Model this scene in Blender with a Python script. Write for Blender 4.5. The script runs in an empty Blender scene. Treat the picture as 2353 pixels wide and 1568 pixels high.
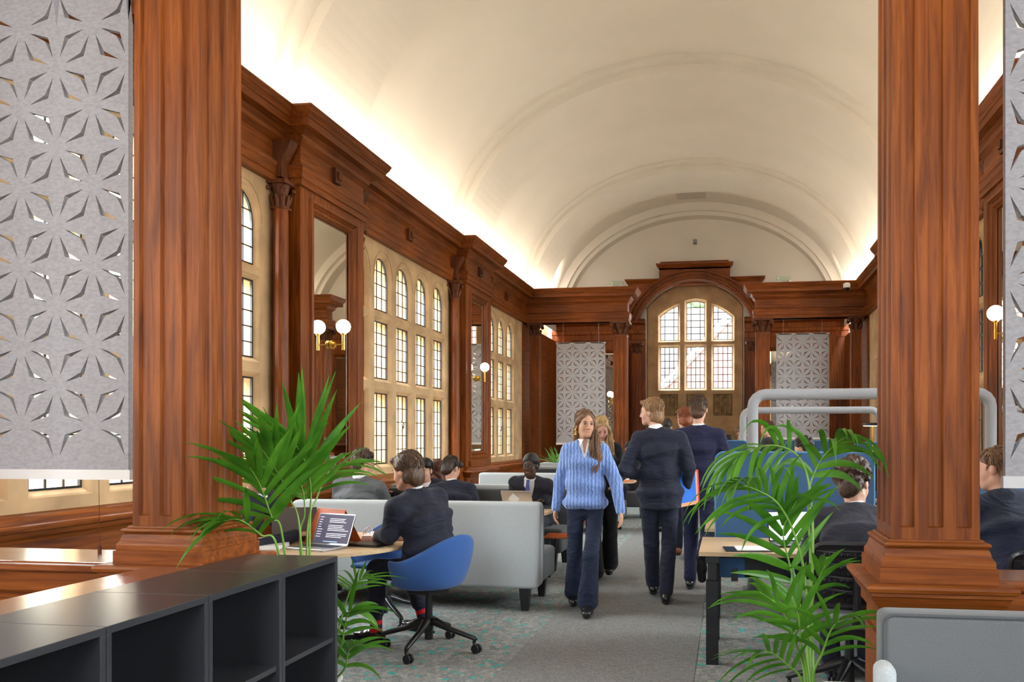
import bpy, bmesh, math, random
import numpy as np
from mathutils import Vector, Matrix, Euler
from mathutils.geometry import tessellate_polygon
PI = math.pi
S = bpy.context.scene
COL = S.collection
# ------------------------------------------------------------------ camera
F, CX, HY, CAMZ = 1870.0, 1400.0, 1004.0, 1.47        # focal length, principal point and horizon for a 2353 x 1568 frame
TH = 0.1439                                            # the camera looks a little to the side of the room's long axis
SN, CS = math.sin(TH), math.cos(TH)
cam = bpy.data.objects.new('camera', bpy.data.cameras.new('camera'))
COL.objects.link(cam); S.camera = cam
cam.location = (0, 0, CAMZ); cam.rotation_euler = (PI/2, 0, TH)
cam.data.sensor_width = 36; cam.data.lens = F/2353*36
cam.data.shift_x = (1176.5-CX)/2353; cam.data.shift_y = (HY-784)/2353
cam.data.clip_start = .05; cam.data.clip_end = 300
# ------------------------------------------------------------------ view and world
S.view_settings.view_transform = 'Standard'; S.view_settings.look = 'None'
S.view_settings.gamma = 1; S.view_settings.use_curve_mapping = False
S.view_settings.exposure = 1.12
w = bpy.data.worlds.new('sky'); S.world = w; w.use_nodes = True
bg = w.node_tree.nodes['Background']
bg.inputs[0].default_value = (.86, .93, 1.0, 1); bg.inputs[1].default_value = 18
S.cycles.max_bounces = 10; S.cycles.diffuse_bounces = 5; S.cycles.glossy_bounces = 8
S.cycles.transparent_max_bounces = 10; S.cycles.caustics_reflective = False; S.cycles.caustics_refractive = False
S.cycles.sample_clamp_indirect = 20; S.cycles.use_denoising = True
try: S.cycles.denoiser = 'OPENIMAGEDENOISE'
except Exception: pass
def light(name, kind, loc, rot, power, col, **k):
    l = bpy.data.lights.new(name, kind); l.energy = power; l.color = col
    for a, v in k.items(): setattr(l, a, v)
    o = bpy.data.objects.new(name, l); COL.objects.link(o); o.location = loc; o.rotation_euler = rot
    return o
WARM = (1.0, .87, .70)
# LED strips lying on top of the two long cornices, shining up into the vault
for s in (-1, 1):
    xx = -.8+s*3.45
    light('cove_light', 'AREA', (xx, 9.5, 4.9), (0, PI+s*math.radians(24), 0), 112, WARM, shape='RECTANGLE', size=.12, size_y=23.0)
# daylight enters through the windows: the sky is sampled through these openings
def portal(loc, rot, sx, sy):
    o = light('daylight_opening', 'AREA', loc, rot, 1, (1, 1, 1), shape='RECTANGLE', size=sx, size_y=sy)
    o.data.cycles.is_portal = True
for yc in (.5, 5.8, 11.1, 16.35):
    portal((-5.0, yc, 2.5), (0, -PI/2, 0), 3.0, 3.6)
    portal((3.4, yc, 2.5), (0, PI/2, 0), 3.0, 3.6)
portal((-.8, -5.1, 3.0), (PI/2, 0, 0), 2.0, 1.8)  # sky through the opening added behind the camera

def P(px, row, z):            # world point on the height z seen at a photo position
    D = (CAMZ-z)*F/(row-HY); X = (px-CX)/F*D
    return (X*CS-D*SN, X*SN+D*CS, z)
def PD(px, row, D):           # world point at a distance D seen at a photo position
    X = (px-CX)/F*D
    return Vector((X*CS-D*SN, X*SN+D*CS, CAMZ-(row-HY)/F*D))
# ------------------------------------------------------------------ materials
def nodes(name):
    m = bpy.data.materials.new(name); m.use_nodes = True
    nt = m.node_tree; return m, nt, nt.nodes['Principled BSDF']
def mat(name, col, rough=.6, metal=0, spec=.5, noise=0, nscale=40, bump=0, bscale=200, sheen=0, coat=0, stretch=None):
    m, nt, b = nodes(name); N = nt.nodes; L = nt.links
    b.inputs['Base Color'].default_value = (*col, 1); b.inputs['Roughness'].default_value = rough
    b.inputs['Metallic'].default_value = metal; b.inputs['Specular IOR Level'].default_value = spec
    if sheen: b.inputs['Sheen Weight'].default_value = sheen
    if coat: b.inputs['Coat Weight'].default_value = coat; b.inputs['Coat Roughness'].default_value = .15
    if noise or bump:
        tc = N.new('ShaderNodeTexCoord'); mp = N.new('ShaderNodeMapping'); L.new(tc.outputs['Object'], mp.inputs[0])
        if stretch: mp.inputs['Scale'].default_value = stretch
    if noise:
        n = N.new('ShaderNodeTexNoise'); n.inputs['Scale'].default_value = nscale; n.inputs['Detail'].default_value = 4
        L.new(mp.outputs[0], n.inputs['Vector'])
        r = N.new('ShaderNodeMapRange'); r.inputs[1].default_value = .3; r.inputs[2].default_value = .7
        r.inputs[3].default_value = 1-noise; r.inputs[4].default_value = 1+noise; L.new(n.outputs[0], r.inputs[0])
        x = N.new('ShaderNodeVectorMath'); x.operation = 'SCALE'; x.inputs[0].default_value = col
        L.new(r.outputs[0], x.inputs['Scale']); L.new(x.outputs[0], b.inputs['Base Color'])
    if bump:
        n = N.new('ShaderNodeTexNoise'); n.inputs['Scale'].default_value = bscale; n.inputs['Detail'].default_value = 3
        L.new(mp.outputs[0], n.inputs['Vector'])
        bp = N.new('ShaderNodeBump'); bp.inputs['Strength'].default_value = bump; bp.inputs['Distance'].default_value = .01
        L.new(n.outputs[0], bp.inputs['Height']); L.new(bp.outputs[0], b.inputs['Normal'])
    return m
def wood(name, axis, c0, c1, c2, rough=.45, sc=1.0, coat=0):
    m, nt, b = nodes(name); N = nt.nodes; L = nt.links
    tc = N.new('ShaderNodeTexCoord'); mp = N.new('ShaderNodeMapping'); L.new(tc.outputs['Object'], mp.inputs[0])
    s = [21*sc, 21*sc, 21*sc]; s[axis] = 1.1*sc; mp.inputs['Scale'].default_value = s
    n = N.new('ShaderNodeTexNoise'); n.inputs['Scale'].default_value = 1.6; n.inputs['Detail'].default_value = 7
    n.inputs['Roughness'].default_value = .62; n.inputs['Distortion'].default_value = .8
    L.new(mp.outputs[0], n.inputs['Vector'])
    cr = N.new('ShaderNodeValToRGB'); e = cr.color_ramp.elements
    e[0].position = .3; e[0].color = (*c0, 1); e[1].position = .72; e[1].color = (*c2, 1)
    k = e.new(.5); k.color = (*c1, 1)
    L.new(n.outputs[0], cr.inputs[0])
    # broad tone changes from board to board
    n2 = N.new('ShaderNodeTexNoise'); n2.inputs['Scale'].default_value = 1.1; n2.inputs['Detail'].default_value = 1
    L.new(tc.outputs['Object'], n2.inputs['Vector'])
    r = N.new('ShaderNodeMapRange'); r.inputs[1].default_value = .35; r.inputs[2].default_value = .65
    r.inputs[3].default_value = .78; r.inputs[4].default_value = 1.2; L.new(n2.outputs[0], r.inputs[0])
    x = N.new('ShaderNodeVectorMath'); x.operation = 'SCALE'; L.new(cr.outputs[0], x.inputs[0]); L.new(r.outputs[0], x.inputs['Scale'])
    L.new(x.outputs[0], b.inputs['Base Color'])
    b.inputs['Roughness'].default_value = rough; b.inputs['Coat Weight'].default_value = coat; b.inputs['Coat Roughness'].default_value = .2; b.inputs['Specular IOR Level'].default_value = .28 if not coat else .5
    bp = N.new('ShaderNodeBump'); bp.inputs['Strength'].default_value = .12; bp.inputs['Distance'].default_value = .01
    L.new(n.outputs[0], bp.inputs['Height']); L.new(bp.outputs[0], b.inputs['Normal'])
    return m
OAKC = ((.095, .020, .0025), (.205, .050, .006), (.31, .090, .013))
M = {}
M['wood_z'] = wood('wood_upright_grain', 2, *OAKC)
M['wood_y'] = wood('wood_long_grain', 1, *OAKC)
M['wood_x'] = wood('wood_cross_grain', 0, *OAKC)
M['carve'] = wood('wood_carved', 2, (.05, .014, .005), (.12, .035, .012), (.2, .07, .025), rough=.5)
M['ledge'] = wood('wood_polished', 0, (.12, .03, .009), (.22, .062, .018), (.32, .11, .04), rough=.16, coat=.6)
M['desk'] = wood('oak_laminate', 0, (.52, .36, .2), (.62, .44, .26), (.68, .5, .31), rough=.4, sc=1.5, coat=0)
M['desk_edge'] = mat('oak_edge', (.5, .35, .2), .5)
M['stone'] = mat('sandstone', (.54, .355, .185), .85, noise=.22, nscale=3, bump=.15, bscale=60)
M['carved_stone'] = mat('carved_sandstone', (.33, .22, .1), .9, noise=.35, nscale=9, bump=.4, bscale=30)
M['plaster'] = mat('cream_plaster', (.70, .655, .575), .9, noise=.03, nscale=1.2)
M['felt'] = mat('grey_felt', (.385, .375, .39), .95, noise=.13, nscale=45, bump=.1, bscale=160, stretch=(1, 1, 2))
M['white_metal'] = mat('pale_metal', (.7, .7, .7), .4, .3)
M['mirror'] = mat('mirror_glass', (.86, .84, .74), .015, 1)
M['brass'] = mat('brass', (.8, .5, .12), .22, 1)
M['black'] = mat('black_plastic', (.012, .012, .014), .35)
M['black_metal'] = mat('black_metal', (.02, .02, .022), .3, .4)
M['charcoal'] = mat('charcoal_laminate', (.03, .031, .036), .28, noise=.12, nscale=80, spec=.6)
M['white'] = mat('white_plastic', (.8, .8, .8), .4)
M['steel'] = mat('silver_metal', (.6, .6, .62), .3, .9)
def fabric(name, col, mott=.14, sc=260):
    return mat(name, col, .95, noise=mott, nscale=sc, bump=.12, bscale=500, sheen=.15, spec=.25)
M['lgrey'] = fabric('light_grey_fabric', (.42, .45, .46))
M['dgrey'] = fabric('dark_grey_fabric', (.075, .08, .085))
M['mgrey'] = fabric('mid_grey_fabric', (.125, .13, .135))
M['tube'] = fabric('grey_tube_fabric', (.34, .35, .37))
M['bluef'] = fabric('blue_fabric', (.035, .10, .30), .08)
M['screen_blue'] = fabric('blue_screen_fabric', (.048, .112, .235), .08)
M['glass'] = None
def glassy():
    m = bpy.data.materials.new('window_glass'); m.use_nodes = True; nt = m.node_tree; N = nt.nodes; L = nt.links
    N.remove(N['Principled BSDF']); t = N.new('ShaderNodeBsdfTransparent'); g = N.new('ShaderNodeBsdfGlossy')
    t.inputs[0].default_value = (.93, .96, .94, 1); g.inputs['Roughness'].default_value = .03
    mx = N.new('ShaderNodeMixShader'); fr = N.new('ShaderNodeFresnel'); fr.inputs[0].default_value = 1.3
    L.new(fr.outputs[0], mx.inputs[0]); L.new(t.outputs[0], mx.inputs[1]); L.new(g.outputs[0], mx.inputs[2])
    L.new(mx.outputs[0], N['Material Output'].inputs[0]); return m
M['glass'] = glassy()
def emit(name, col, st):
    m, nt, b = nodes(name); b.inputs['Base Color'].default_value = (*col, 1)
    b.inputs['Emission Color'].default_value = (*col, 1); b.inputs['Emission Strength'].default_value = st; return m
M['globe'] = emit('opal_globe', (1.0, .86, .62), 5.0)
def carpet(name, mosaic):
    m, nt, b = nodes(name); N = nt.nodes; L = nt.links; b.inputs['Roughness'].default_value = 1; b.inputs['Specular IOR Level'].default_value = .1
    tc = N.new('ShaderNodeTexCoord')
    fn = N.new('ShaderNodeTexNoise'); fn.inputs['Scale'].default_value = 90; fn.inputs['Detail'].default_value = 3; L.new(tc.outputs['Object'], fn.inputs['Vector'])
    r = N.new('ShaderNodeMapRange'); r.inputs[1].default_value = .3; r.inputs[2].default_value = .7; r.inputs[3].default_value = .72; r.inputs[4].default_value = 1.28
    L.new(fn.outputs[0], r.inputs[0])
    big = N.new('ShaderNodeTexNoise'); big.inputs['Scale'].default_value = 1.2; big.inputs['Detail'].default_value = 2; L.new(tc.outputs['Object'], big.inputs['Vector'])
    if mosaic:
        v = N.new('ShaderNodeTexVoronoi'); v.inputs['Scale'].default_value = 25; L.new(tc.outputs['Object'], v.inputs['Vector'])
        v2 = N.new('ShaderNodeTexVoronoi'); v2.feature = 'DISTANCE_TO_EDGE'; v2.inputs['Scale'].default_value = 25; L.new(tc.outputs['Object'], v2.inputs['Vector'])
        cr = N.new('ShaderNodeValToRGB'); cr.color_ramp.interpolation = 'CONSTANT'; e = cr.color_ramp.elements
        e[0].position = 0; e[0].color = (.27, .275, .27, 1); e[1].position = .35; e[1].color = (.33, .33, .315, 1)
        k = e.new(.6); k.color = (.22, .235, .235, 1); k = e.new(.80); k.color = (.09, .36, .34, 1); k = e.new(.86); k.color = (.29, .295, .285, 1)
        sp = N.new('ShaderNodeSeparateColor'); L.new(v.outputs['Color'], sp.inputs[0]); L.new(sp.outputs[0], cr.inputs[0])
        ed = N.new('ShaderNodeMapRange'); ed.inputs[1].default_value = .02; ed.inputs[2].default_value = .10; ed.inputs[3].default_value = .78; ed.inputs[4].default_value = 1
        L.new(v2.outputs['Distance'], ed.inputs[0])
        a = N.new('ShaderNodeVectorMath'); a.operation = 'SCALE'; L.new(cr.outputs[0], a.inputs[0]); L.new(ed.outputs[0], a.inputs['Scale']); src = a.outputs[0]
    else:
        mp = N.new('ShaderNodeMapping'); mp.inputs['Scale'].default_value = (3, 60, 1); L.new(tc.outputs['Object'], mp.inputs[0])
        n = N.new('ShaderNodeTexNoise'); n.inputs['Scale'].default_value = 3; n.inputs['Detail'].default_value = 5; L.new(mp.outputs[0], n.inputs['Vector'])
        cr = N.new('ShaderNodeValToRGB'); e = cr.color_ramp.elements; e[0].position = .3; e[0].color = (.175, .178, .178, 1); e[1].position = .7; e[1].color = (.275, .275, .272, 1)
        L.new(n.outputs[0], cr.inputs[0]); src = cr.outputs[0]
    a = N.new('ShaderNodeVectorMath'); a.operation = 'SCALE'; L.new(src, a.inputs[0]); L.new(r.outputs[0], a.inputs['Scale'])
    L.new(a.outputs[0], b.inputs['Base Color']); return m
M['carpet'] = carpet('mosaic_carpet', True); M['path'] = carpet('plain_carpet', False)
# ------------------------------------------------------------------ mesh helpers
class MB:
    def __init__(s): s.v = []; s.f = []; s.m = []; s.mats = []; s.cur = 0
    def use(s, m):
        if m not in s.mats: s.mats.append(m)
        s.cur = s.mats.index(m); return s
    def add(s, vs, fs):
        o = len(s.v); s.v += [tuple(p) for p in vs]
        for f in fs: s.f.append(tuple(o+i for i in f)); s.m.append(s.cur)
        return s
    def box(s, x0, x1, y0, y1, z0, z1):
        return s.add([(x0,y0,z0),(x1,y0,z0),(x1,y1,z0),(x0,y1,z0),(x0,y0,z1),(x1,y0,z1),(x1,y1,z1),(x0,y1,z1)],
                     [(0,3,2,1),(4,5,6,7),(0,1,5,4),(1,2,6,5),(2,3,7,6),(3,0,4,7)])
    def tube(s, pts, r, n=8, ell=None, cap=True):
        pts = [Vector(p) for p in pts]; rr = r if isinstance(r, (list, tuple)) else [r]*len(pts)
        vs = []; prev = None
        for i, p in enumerate(pts):
            t = (pts[min(i+1, len(pts)-1)]-pts[max(i-1, 0)]).normalized()
            if prev is None:
                u = t.cross(Vector((0, 0, 1)) if abs(t.z) < .9 else Vector((0, 1, 0))).normalized()
            else: u = (prev-t*prev.dot(t)).normalized()
            prev = u; w_ = t.cross(u)
            for k in range(n):
                a = 2*PI*k/n; e = ell or (1, 1)
                vs.append(p+u*math.cos(a)*rr[i]*e[0]+w_*math.sin(a)*rr[i]*e[1])
        fs = []
        for i in range(len(pts)-1):
            for k in range(n):
                fs.append((i*n+k, i*n+(k+1) % n, (i+1)*n+(k+1) % n, (i+1)*n+k))
        if cap: fs.append(tuple(range(n-1, -1, -1))); fs.append(tuple((len(pts)-1)*n+k for k in range(n)))
        return s.add(vs, fs)
    def lathe(s, prof, c, n=16, axis=2):
        vs = []; fs = []
        for (r, z) in prof:
            for k in range(n):
                a = 2*PI*k/n; q = (math.cos(a)*r, math.sin(a)*r, z)
                if axis == 0: q = (q[2], q[0], q[1])
                if axis == 1: q = (q[0], q[2], q[1])
                vs.append((c[0]+q[0], c[1]+q[1], c[2]+q[2]))
        for i in range(len(prof)-1):
            for k in range(n): fs.append((i*n+k, i*n+(k+1) % n, (i+1)*n+(k+1) % n, (i+1)*n+k))
        fs.append(tuple(range(n-1, -1, -1))); fs.append(tuple((len(prof)-1)*n+k for k in range(n)))
        return s.add(vs, fs)
    def ball(s, c, r, n=16, m=10):
        r = r if isinstance(r, (tuple, list)) else (r, r, r)
        vs = []; fs = []
        for i in range(1, m):
            a = PI*i/m
            for k in range(n):
                b = 2*PI*k/n; vs.append((c[0]+r[0]*math.sin(a)*math.cos(b), c[1]+r[1]*math.sin(a)*math.sin(b), c[2]+r[2]*math.cos(a)))
        vs += [(c[0], c[1], c[2]+r[2]), (c[0], c[1], c[2]-r[2])]; t = len(vs)-2
        for i in range(m-2):
            for k in range(n): fs.append((i*n+k, (i+1)*n+k, (i+1)*n+(k+1) % n, i*n+(k+1) % n))
        for k in range(n): fs.append((t, k, (k+1) % n)); fs.append((t+1, (m-2)*n+(k+1) % n, (m-2)*n+k))
        return s.add(vs, fs)
    def sweep(s, prof, path, closed=False, cap=True):
        n = len(path); vs = []
        for i, p in enumerate(path):
            p = Vector(p)
            a = Vector(path[i-1]) if (closed or i > 0) else None
            b = Vector(path[(i+1) % n]) if (closed or i < n-1) else None
            d0 = (p-a).normalized() if a is not None else (b-p).normalized()
            d1 = (b-p).normalized() if b is not None else d0
            n0 = Vector((d0.y, -d0.x)); n1 = Vector((d1.y, -d1.x))
            nn = (n0+n1); nn = nn/max(.2, (1+n0.dot(n1)))
            for (o, z) in prof: vs.append((p.x+nn.x*o, p.y+nn.y*o, z))
        k = len(prof); fs = []
        for i in range(n if closed else n-1):
            j = (i+1) % n
            for q in range(k-1): fs.append((i*k+q, j*k+q, j*k+q+1, i*k+q+1))
        if not closed and cap: fs.append(tuple(range(k))); fs.append(tuple((n-1)*k+q for q in range(k-1, -1, -1)))
        return s.add(vs, fs)
    def prism(s, poly, fn, d0, d1):      # polygon (u, v) pushed from depth d0 to d1; fn(u, v, d) gives the point
        n = len(poly)
        return s.add([fn(u, v, d0) for u, v in poly]+[fn(u, v, d1) for u, v in poly],
                     [tuple(range(n)), tuple(range(2*n-1, n-1, -1))]+[(i, (i+1) % n, n+(i+1) % n, n+i) for i in range(n)])
    def plate(s, outer, holes, fn, d, rev=()):   # a flat plate with holes; rev: list of (holes at depth) rings making the reveals
        loops = [outer]+list(holes)
        tris = tessellate_polygon([[Vector((u, v, 0)) for u, v in lp] for lp in loops])
        flat = [p for lp in loops for p in lp]
        s.add([fn(u, v, d) for u, v in flat], [tuple(t) for t in tris]); return s
    def ring(s, la, da, lb, db, fn):
        n = len(la)
        return s.add([fn(u, v, da) for u, v in la]+[fn(u, v, db) for u, v in lb], [(i, (i+1) % n, n+(i+1) % n, n+i) for i in range(n)])
    def xf(s, Mx, start=0):
        s.v[start:] = [tuple(Mx @ Vector(p)) for p in s.v[start:]]; return s
    def build(s, name, m=None, parent=None, smooth=False, bevel=0, fix=True, sub=0):
        me = bpy.data.meshes.new(name); me.from_pydata(s.v, [], s.f)
        if m is not None and not s.mats: me.materials.append(m)
        elif s.mats:
            for q in s.mats: me.materials.append(q)
            me.polygons.foreach_set('material_index', s.m)
        if fix:
            bm = bmesh.new(); bm.from_mesh(me); bmesh.ops.recalc_face_normals(bm, faces=bm.faces); bm.to_mesh(me); bm.free()
        if smooth: me.polygons.foreach_set('use_smooth', [True]*len(me.polygons))
        o = bpy.data.objects.new(name, me); COL.objects.link(o)
        if parent: o.parent = parent
        if bevel:
            b = o.modifiers.new('b', 'BEVEL'); b.width = bevel; b.segments = 2; b.limit_method = 'ANGLE'; b.angle_limit = .7
        if sub: q = o.modifiers.new('s', 'SUBSURF'); q.levels = sub; q.render_levels = sub
        return o
def tag(o, label=None, cat=None, group=None, kind=None):
    if label: o['label'] = label
    if cat: o['category'] = cat
    if group: o['group'] = group
    if kind: o['kind'] = kind
    return o
def struct(o): o['kind'] = 'structure'; return o
def empty(name, loc=(0, 0, 0), rz=0):
    o = bpy.data.objects.new(name, None); COL.objects.link(o); o.location = loc; o.rotation_euler = (0, 0, rz)
    o.empty_display_size = .1; return o
def copy_tree(o, parent=None):
    c = o.copy(); COL.objects.link(c); c.parent = parent
    for ch in list(o.children): copy_tree(ch, c)
    return c
def rrect(x0, x1, y0, y1, r, n=5):
    out = []
    for cx, cy, a in ((x1-r, y0+r, -PI/2), (x1-r, y1-r, 0), (x0+r, y1-r, PI/2), (x0+r, y0+r, PI)):
        for k in range(n+1): t = a+PI/2*k/n; out.append((cx+r*math.cos(t), cy+r*math.sin(t)))
    return out
# ================================================================== THE ROOM
XC = -.8                                            # the room's long axis
def side(x, s): return x if s < 0 else 2*XC-x       # s = -1 the window wall we see, +1 the opposite one
PIERS = [(2.48, 3.95), (7.84, 9.31), (13.2, 14.67), (18.3, 19.6)]
XR, XP, XS = -4.55, -4.35, -4.60                    # recessed frieze, pier face, stone face
Y0, Y1 = -5.0, 21.9
m = MB(); m.box(-5.2, 3.6, Y0-.2, Y1+.3, -.1, 0); struct(m.build('floor', M['carpet']))
m = MB(); m.box(-1.41, -.2, Y0, 17.9, 0, .004); struct(m.build('floor_runner', M['path'])); bpy.data.objects['floor_runner'].name = 'floor_path'
# entablature profile (out, z)
ENT = [(-.25, 4.06), (.03, 4.06), (.03, 4.12), (.045, 4.13), (.045, 4.2), (.055, 4.215), (.06, 4.25), (.035, 4.265), (0, 4.28), (0, 4.47), (.02, 4.49), (.05, 4.52),
       (.06, 4.56), (.10, 4.6), (.185, 4.61), (.185, 4.68), (.20, 4.69), (.205, 4.705), (.23, 4.74), (.245, 4.775), (.25, 4.78), (.25, 4.8), (-.25, 4.8)]
def wallpath(s, xr, xp, y0, y1):
    p = [(xr, y0)]
    for a, b in PIERS[:3]: p += [(xr, a), (xp, a), (xp, b), (xr, b)]
    p += [(xr, y1)]
    if s > 0: p = [(2*XC-x, y) for x, y in p][::-1]
    return p
for s, nm in ((-1, 'trim_1'), (1, 'trim_2')):
    m = MB(); m.sweep(ENT, wallpath(s, XR, XP, Y0, 18.6)); o = struct(m.build(nm, M['wood_y']))
    # small square bosses on the frieze
    q = MB()
    for yc in [(a+b)/2 for a, b in PIERS[:3]]: q.box(*sorted((side(XP, s), side(XP+.05, s))), yc-.07, yc+.07, 4.3, 4.46); q.box(*sorted((side(XP+.02, s), side(XP+.075, s))), yc-.04, yc+.04, 4.34, 4.42)
    for yc in (.5, 5.85, 11.2, 16.4): q.box(*sorted((side(XR, s), side(XR+.05, s))), yc-.07, yc+.07, 4.3, 4.46); q.box(*sorted((side(XR+.02, s), side(XR+.075, s))), yc-.04, yc+.04, 4.34, 4.42)
    q.build('frieze_boss', M['carve'], o)
# brick wall behind everything, and the plain outer walls: boxes around the openings
def outer_wall(s, name):
    m = MB(); xa, xb = sorted((side(-4.9, s), side(-5.25, s)))
    ys = [Y0]
    for yc in (.5, 5.8, 11.1, 16.35): ys += [yc-1.85, yc+1.85]
    ys += [Y1+.3]
    for i in range(0, len(ys), 2): m.box(xa, xb, ys[i], ys[i+1], 0, 4.95)
    for i in range(1, len(ys)-1, 2): m.box(xa, xb, ys[i], ys[i+1], 0, .98); m.box(xa, xb, ys[i], ys[i+1], 4.06, 4.95)
    return struct(m.build(name, M['stone']))
outer_wall(-1, 'wall_left'); outer_wall(1, 'wall_right')
# ---- mullioned stone windows
def arch_poly(u0, u1, z0, zs, n=10, rise=None):      # rectangle with an arched head from the springing zs
    r = (u1-u0)/2; uc = (u0+u1)/2; rise = rise or r*1.18
    return [(u0, z0), (u1, z0)]+[(uc+r*math.cos(PI*k/n), zs+rise*math.sin(PI*k/n)) for k in range(n+1)]
def grow(poly, e):
    us = [p[0] for p in poly]; vs = [p[1] for p in poly]; cu = (min(us)+max(us))/2; cv = (min(vs)+max(vs))/2
    hu = (max(us)-min(us))/2; hv = (max(vs)-min(vs))/2
    return [(cu+(u-cu)*(hu+e)/hu, cv+(v-cv)*(hv+e)/hv) for u, v in poly]
def leads(m, poly, fn, cols, rows, t=.011, d=.0):
    us = [p[0] for p in poly]; vs = [p[1] for p in poly]; a, b = min(us), max(us); c, e = min(vs), max(vs)
    def span(val, ax):                                # where the line crosses the outline
        out = []
        for i in range(len(poly)):
            p, q = poly[i], poly[(i+1) % len(poly)]
            if (p[ax]-val)*(q[ax]-val) < 0:
                k = (val-p[ax])/(q[ax]-p[ax]); out.append(p[1-ax]+k*(q[1-ax]-p[1-ax]))
        return (min(out), max(out)) if len(out) > 1 else None
    for i in range(1, cols):
        u = a+(b-a)*i/cols; sp = span(u, 0)
        if sp: m.prism([(u-t/2, sp[0]), (u+t/2, sp[0]), (u+t/2, sp[1]), (u-t/2, sp[1])], fn, d-.006, d+.006)
    for i in range(1, rows):
        v = c+(e-c)*i/rows; sp = span(v, 1)
        if sp: m.prism([(sp[0], v-t/2), (sp[1], v-t/2), (sp[1], v+t/2), (sp[0], v+t/2)], fn, d-.006, d+.006)
    big = grow(poly, 0); small = grow(poly, -.016)     # dark iron frame
    m.ring(big, d+.01, small, d+.01, fn); m.ring(small, d+.01, small, d-.012, fn); m.ring(big, d-.012, small, d-.012, fn)
TIERS = [(1.10, 2.06), (2.25, 3.02), (3.17, None)]
def bay_window(name, s, yc, ya, yb, n=5, pitch=.72, lw=.47):
    if yc > 16: pitch = .68
    fn = lambda u, v, d: (side(XS+d, s), u, v)
    holes = []
    for k in range(n):
        u = yc+(k-(n-1)/2)*pitch
        if u-lw/2 < ya+.05 or u+lw/2 > yb-.05: continue
        for ti, (a, b) in enumerate(TIERS):
            if b: holes.append(([(u-lw/2, a), (u+lw/2, a), (u+lw/2, b), (u-lw/2, b)], 3, 5))
            else: holes.append((arch_poly(u-lw/2, u+lw/2, a, 3.60), 3, 4))
    outer = [(ya, .95), (yb, .95), (yb, 4.06), (ya, 4.06)]
    m = MB(); m.plate(outer, [grow(h, .045) for h, _, _ in holes], fn, 0)
    for h, _, _ in holes:
        m.ring(grow(h, .045), 0, grow(h, .03), -.012, fn); m.ring(grow(h, .03), -.012, h, -.05, fn); m.ring(h, -.05, h, -.26, fn)
    m.plate(outer, [h for h, _, _ in holes], fn, -.26)
    # thin mould lines over the arched heads
    for k in range(n):
        u = yc+(k-(n-1)/2)*pitch
        if u-.36 < ya or u+.36 > yb: continue
        pts = [fn(u+.31*math.cos(PI*q/12), 3.60+.37*math.sin(PI*q/12), .0) for q in range(13)]
        m.tube(pts, .011, 5, cap=False)
    o = struct(m.build(name, M['stone'], fix=False))
    g = MB(); l = MB()
    for h, c, r in holes:
        g.add([fn(u, v, -.075) for u, v in h], [tuple(range(len(h)))]); leads(l, h, fn, c, r, d=-.062)
    g.build('window_pane', M['glass'], o, fix=False); l.build('lead_grid', M['black_metal'], o, fix=False)
    # stay and latch of the opening casement
    c = MB(); u = yc+.09
    c.tube([fn(u, 1.55, -.11), fn(u, 1.60, -.05), fn(u-.02, 1.66, -.04), fn(u-.05, 1.70, -.07)], .012, 6); c.build('window_latch', M['steel'], o)
    return o
k = 1
for s in (-1, 1):
    for yc, ya, yb in ((.5, -1.4, 2.46), (5.8, 3.97, 7.82), (11.17, 9.33, 13.18), (16.31, 14.69, 17.95)):
        bay_window('window_%d' % k, s, yc, ya, yb); k += 1
# plain stone / wood fill of the wall between window plates (behind piers) and the panelled dado
for s, nm in ((-1, 'trim_3'), (1, 'trim_4')):
    m = MB(); f = lambda a, b: sorted((side(a, s), side(b, s)))
    for a, b in PIERS[:3]: m.box(*f(-4.95, XS+.005), a-.015, b+.015, 0, 4.06)
    m.box(*f(-4.95, XS), Y0, -1.4, 0, 4.06)
    m.box(*f(-4.95, XS+.005), 17.95, Y1, .86, 4.05)
    m.box(*f(-4.95, XR+.02), Y0, Y1, 0, .84)          # dado panelling under the windows
    struct(m.build(nm, M['wood_y']))
    o = MB(); rail = [(-.1, .78), (.02, .78), (.03, .8), (.05, .82), (.06, .85), (.09, .86), (.095, .88), (.085, .895), (.03, .9), (.02, .93), (.0, .95), (-.1, .97)]
    o.sweep(rail, wallpath(s, XR+.02, XP+.05, Y0, 18.6)); o.sweep([(-.1, 0), (.03, 0), (.03, .17), (.015, .2), (-.1, .2)], wallpath(s, XR+.02, XP+.05, Y0, 18.6))
    struct(o.build('baseboard_left' if s < 0 else 'baseboard_right', M['wood_y']))
# ---- wall piers with framed mirrors, engaged columns and console brackets
def capital(m, c, w, z0, z1):                        # leafy capital on a square of half width w
    h = z1-z0; x, y = c
    m.box(x-w*1.05, x+w*1.05, y-w*1.05, y+w*1.05, z0, z0+h*.08)
    m.lathe([(w*.85, z0+h*.08), (w*.9, z0+h*.5), (w*1.3, z0+h*.85)], (x, y, 0), 12)
    m.box(x-w*1.45, x+w*1.45, y-w*1.45, y+w*1.45, z0+h*.86, z1)
    for i in range(8):
        a = PI/4*i; r = w*(1.15 if i % 2 else 1.0)
        m.tube([(x+math.cos(a)*w*.8, y+math.sin(a)*w*.8, z0+h*.1), (x+math.cos(a)*r*1.05, y+math.sin(a)*r*1.05, z0+h*.35), (x+math.cos(a)*r*1.25, y+math.sin(a)*r*1.25, z0+h*.5)], [w*.32, w*.3, w*.16], 6)
    for i in range(4):
        a = PI/4+PI/2*i; m.ball((x+math.cos(a)*w*1.75, y+math.sin(a)*w*1.75, z0+h*.72), w*.36, 8, 6)
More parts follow.
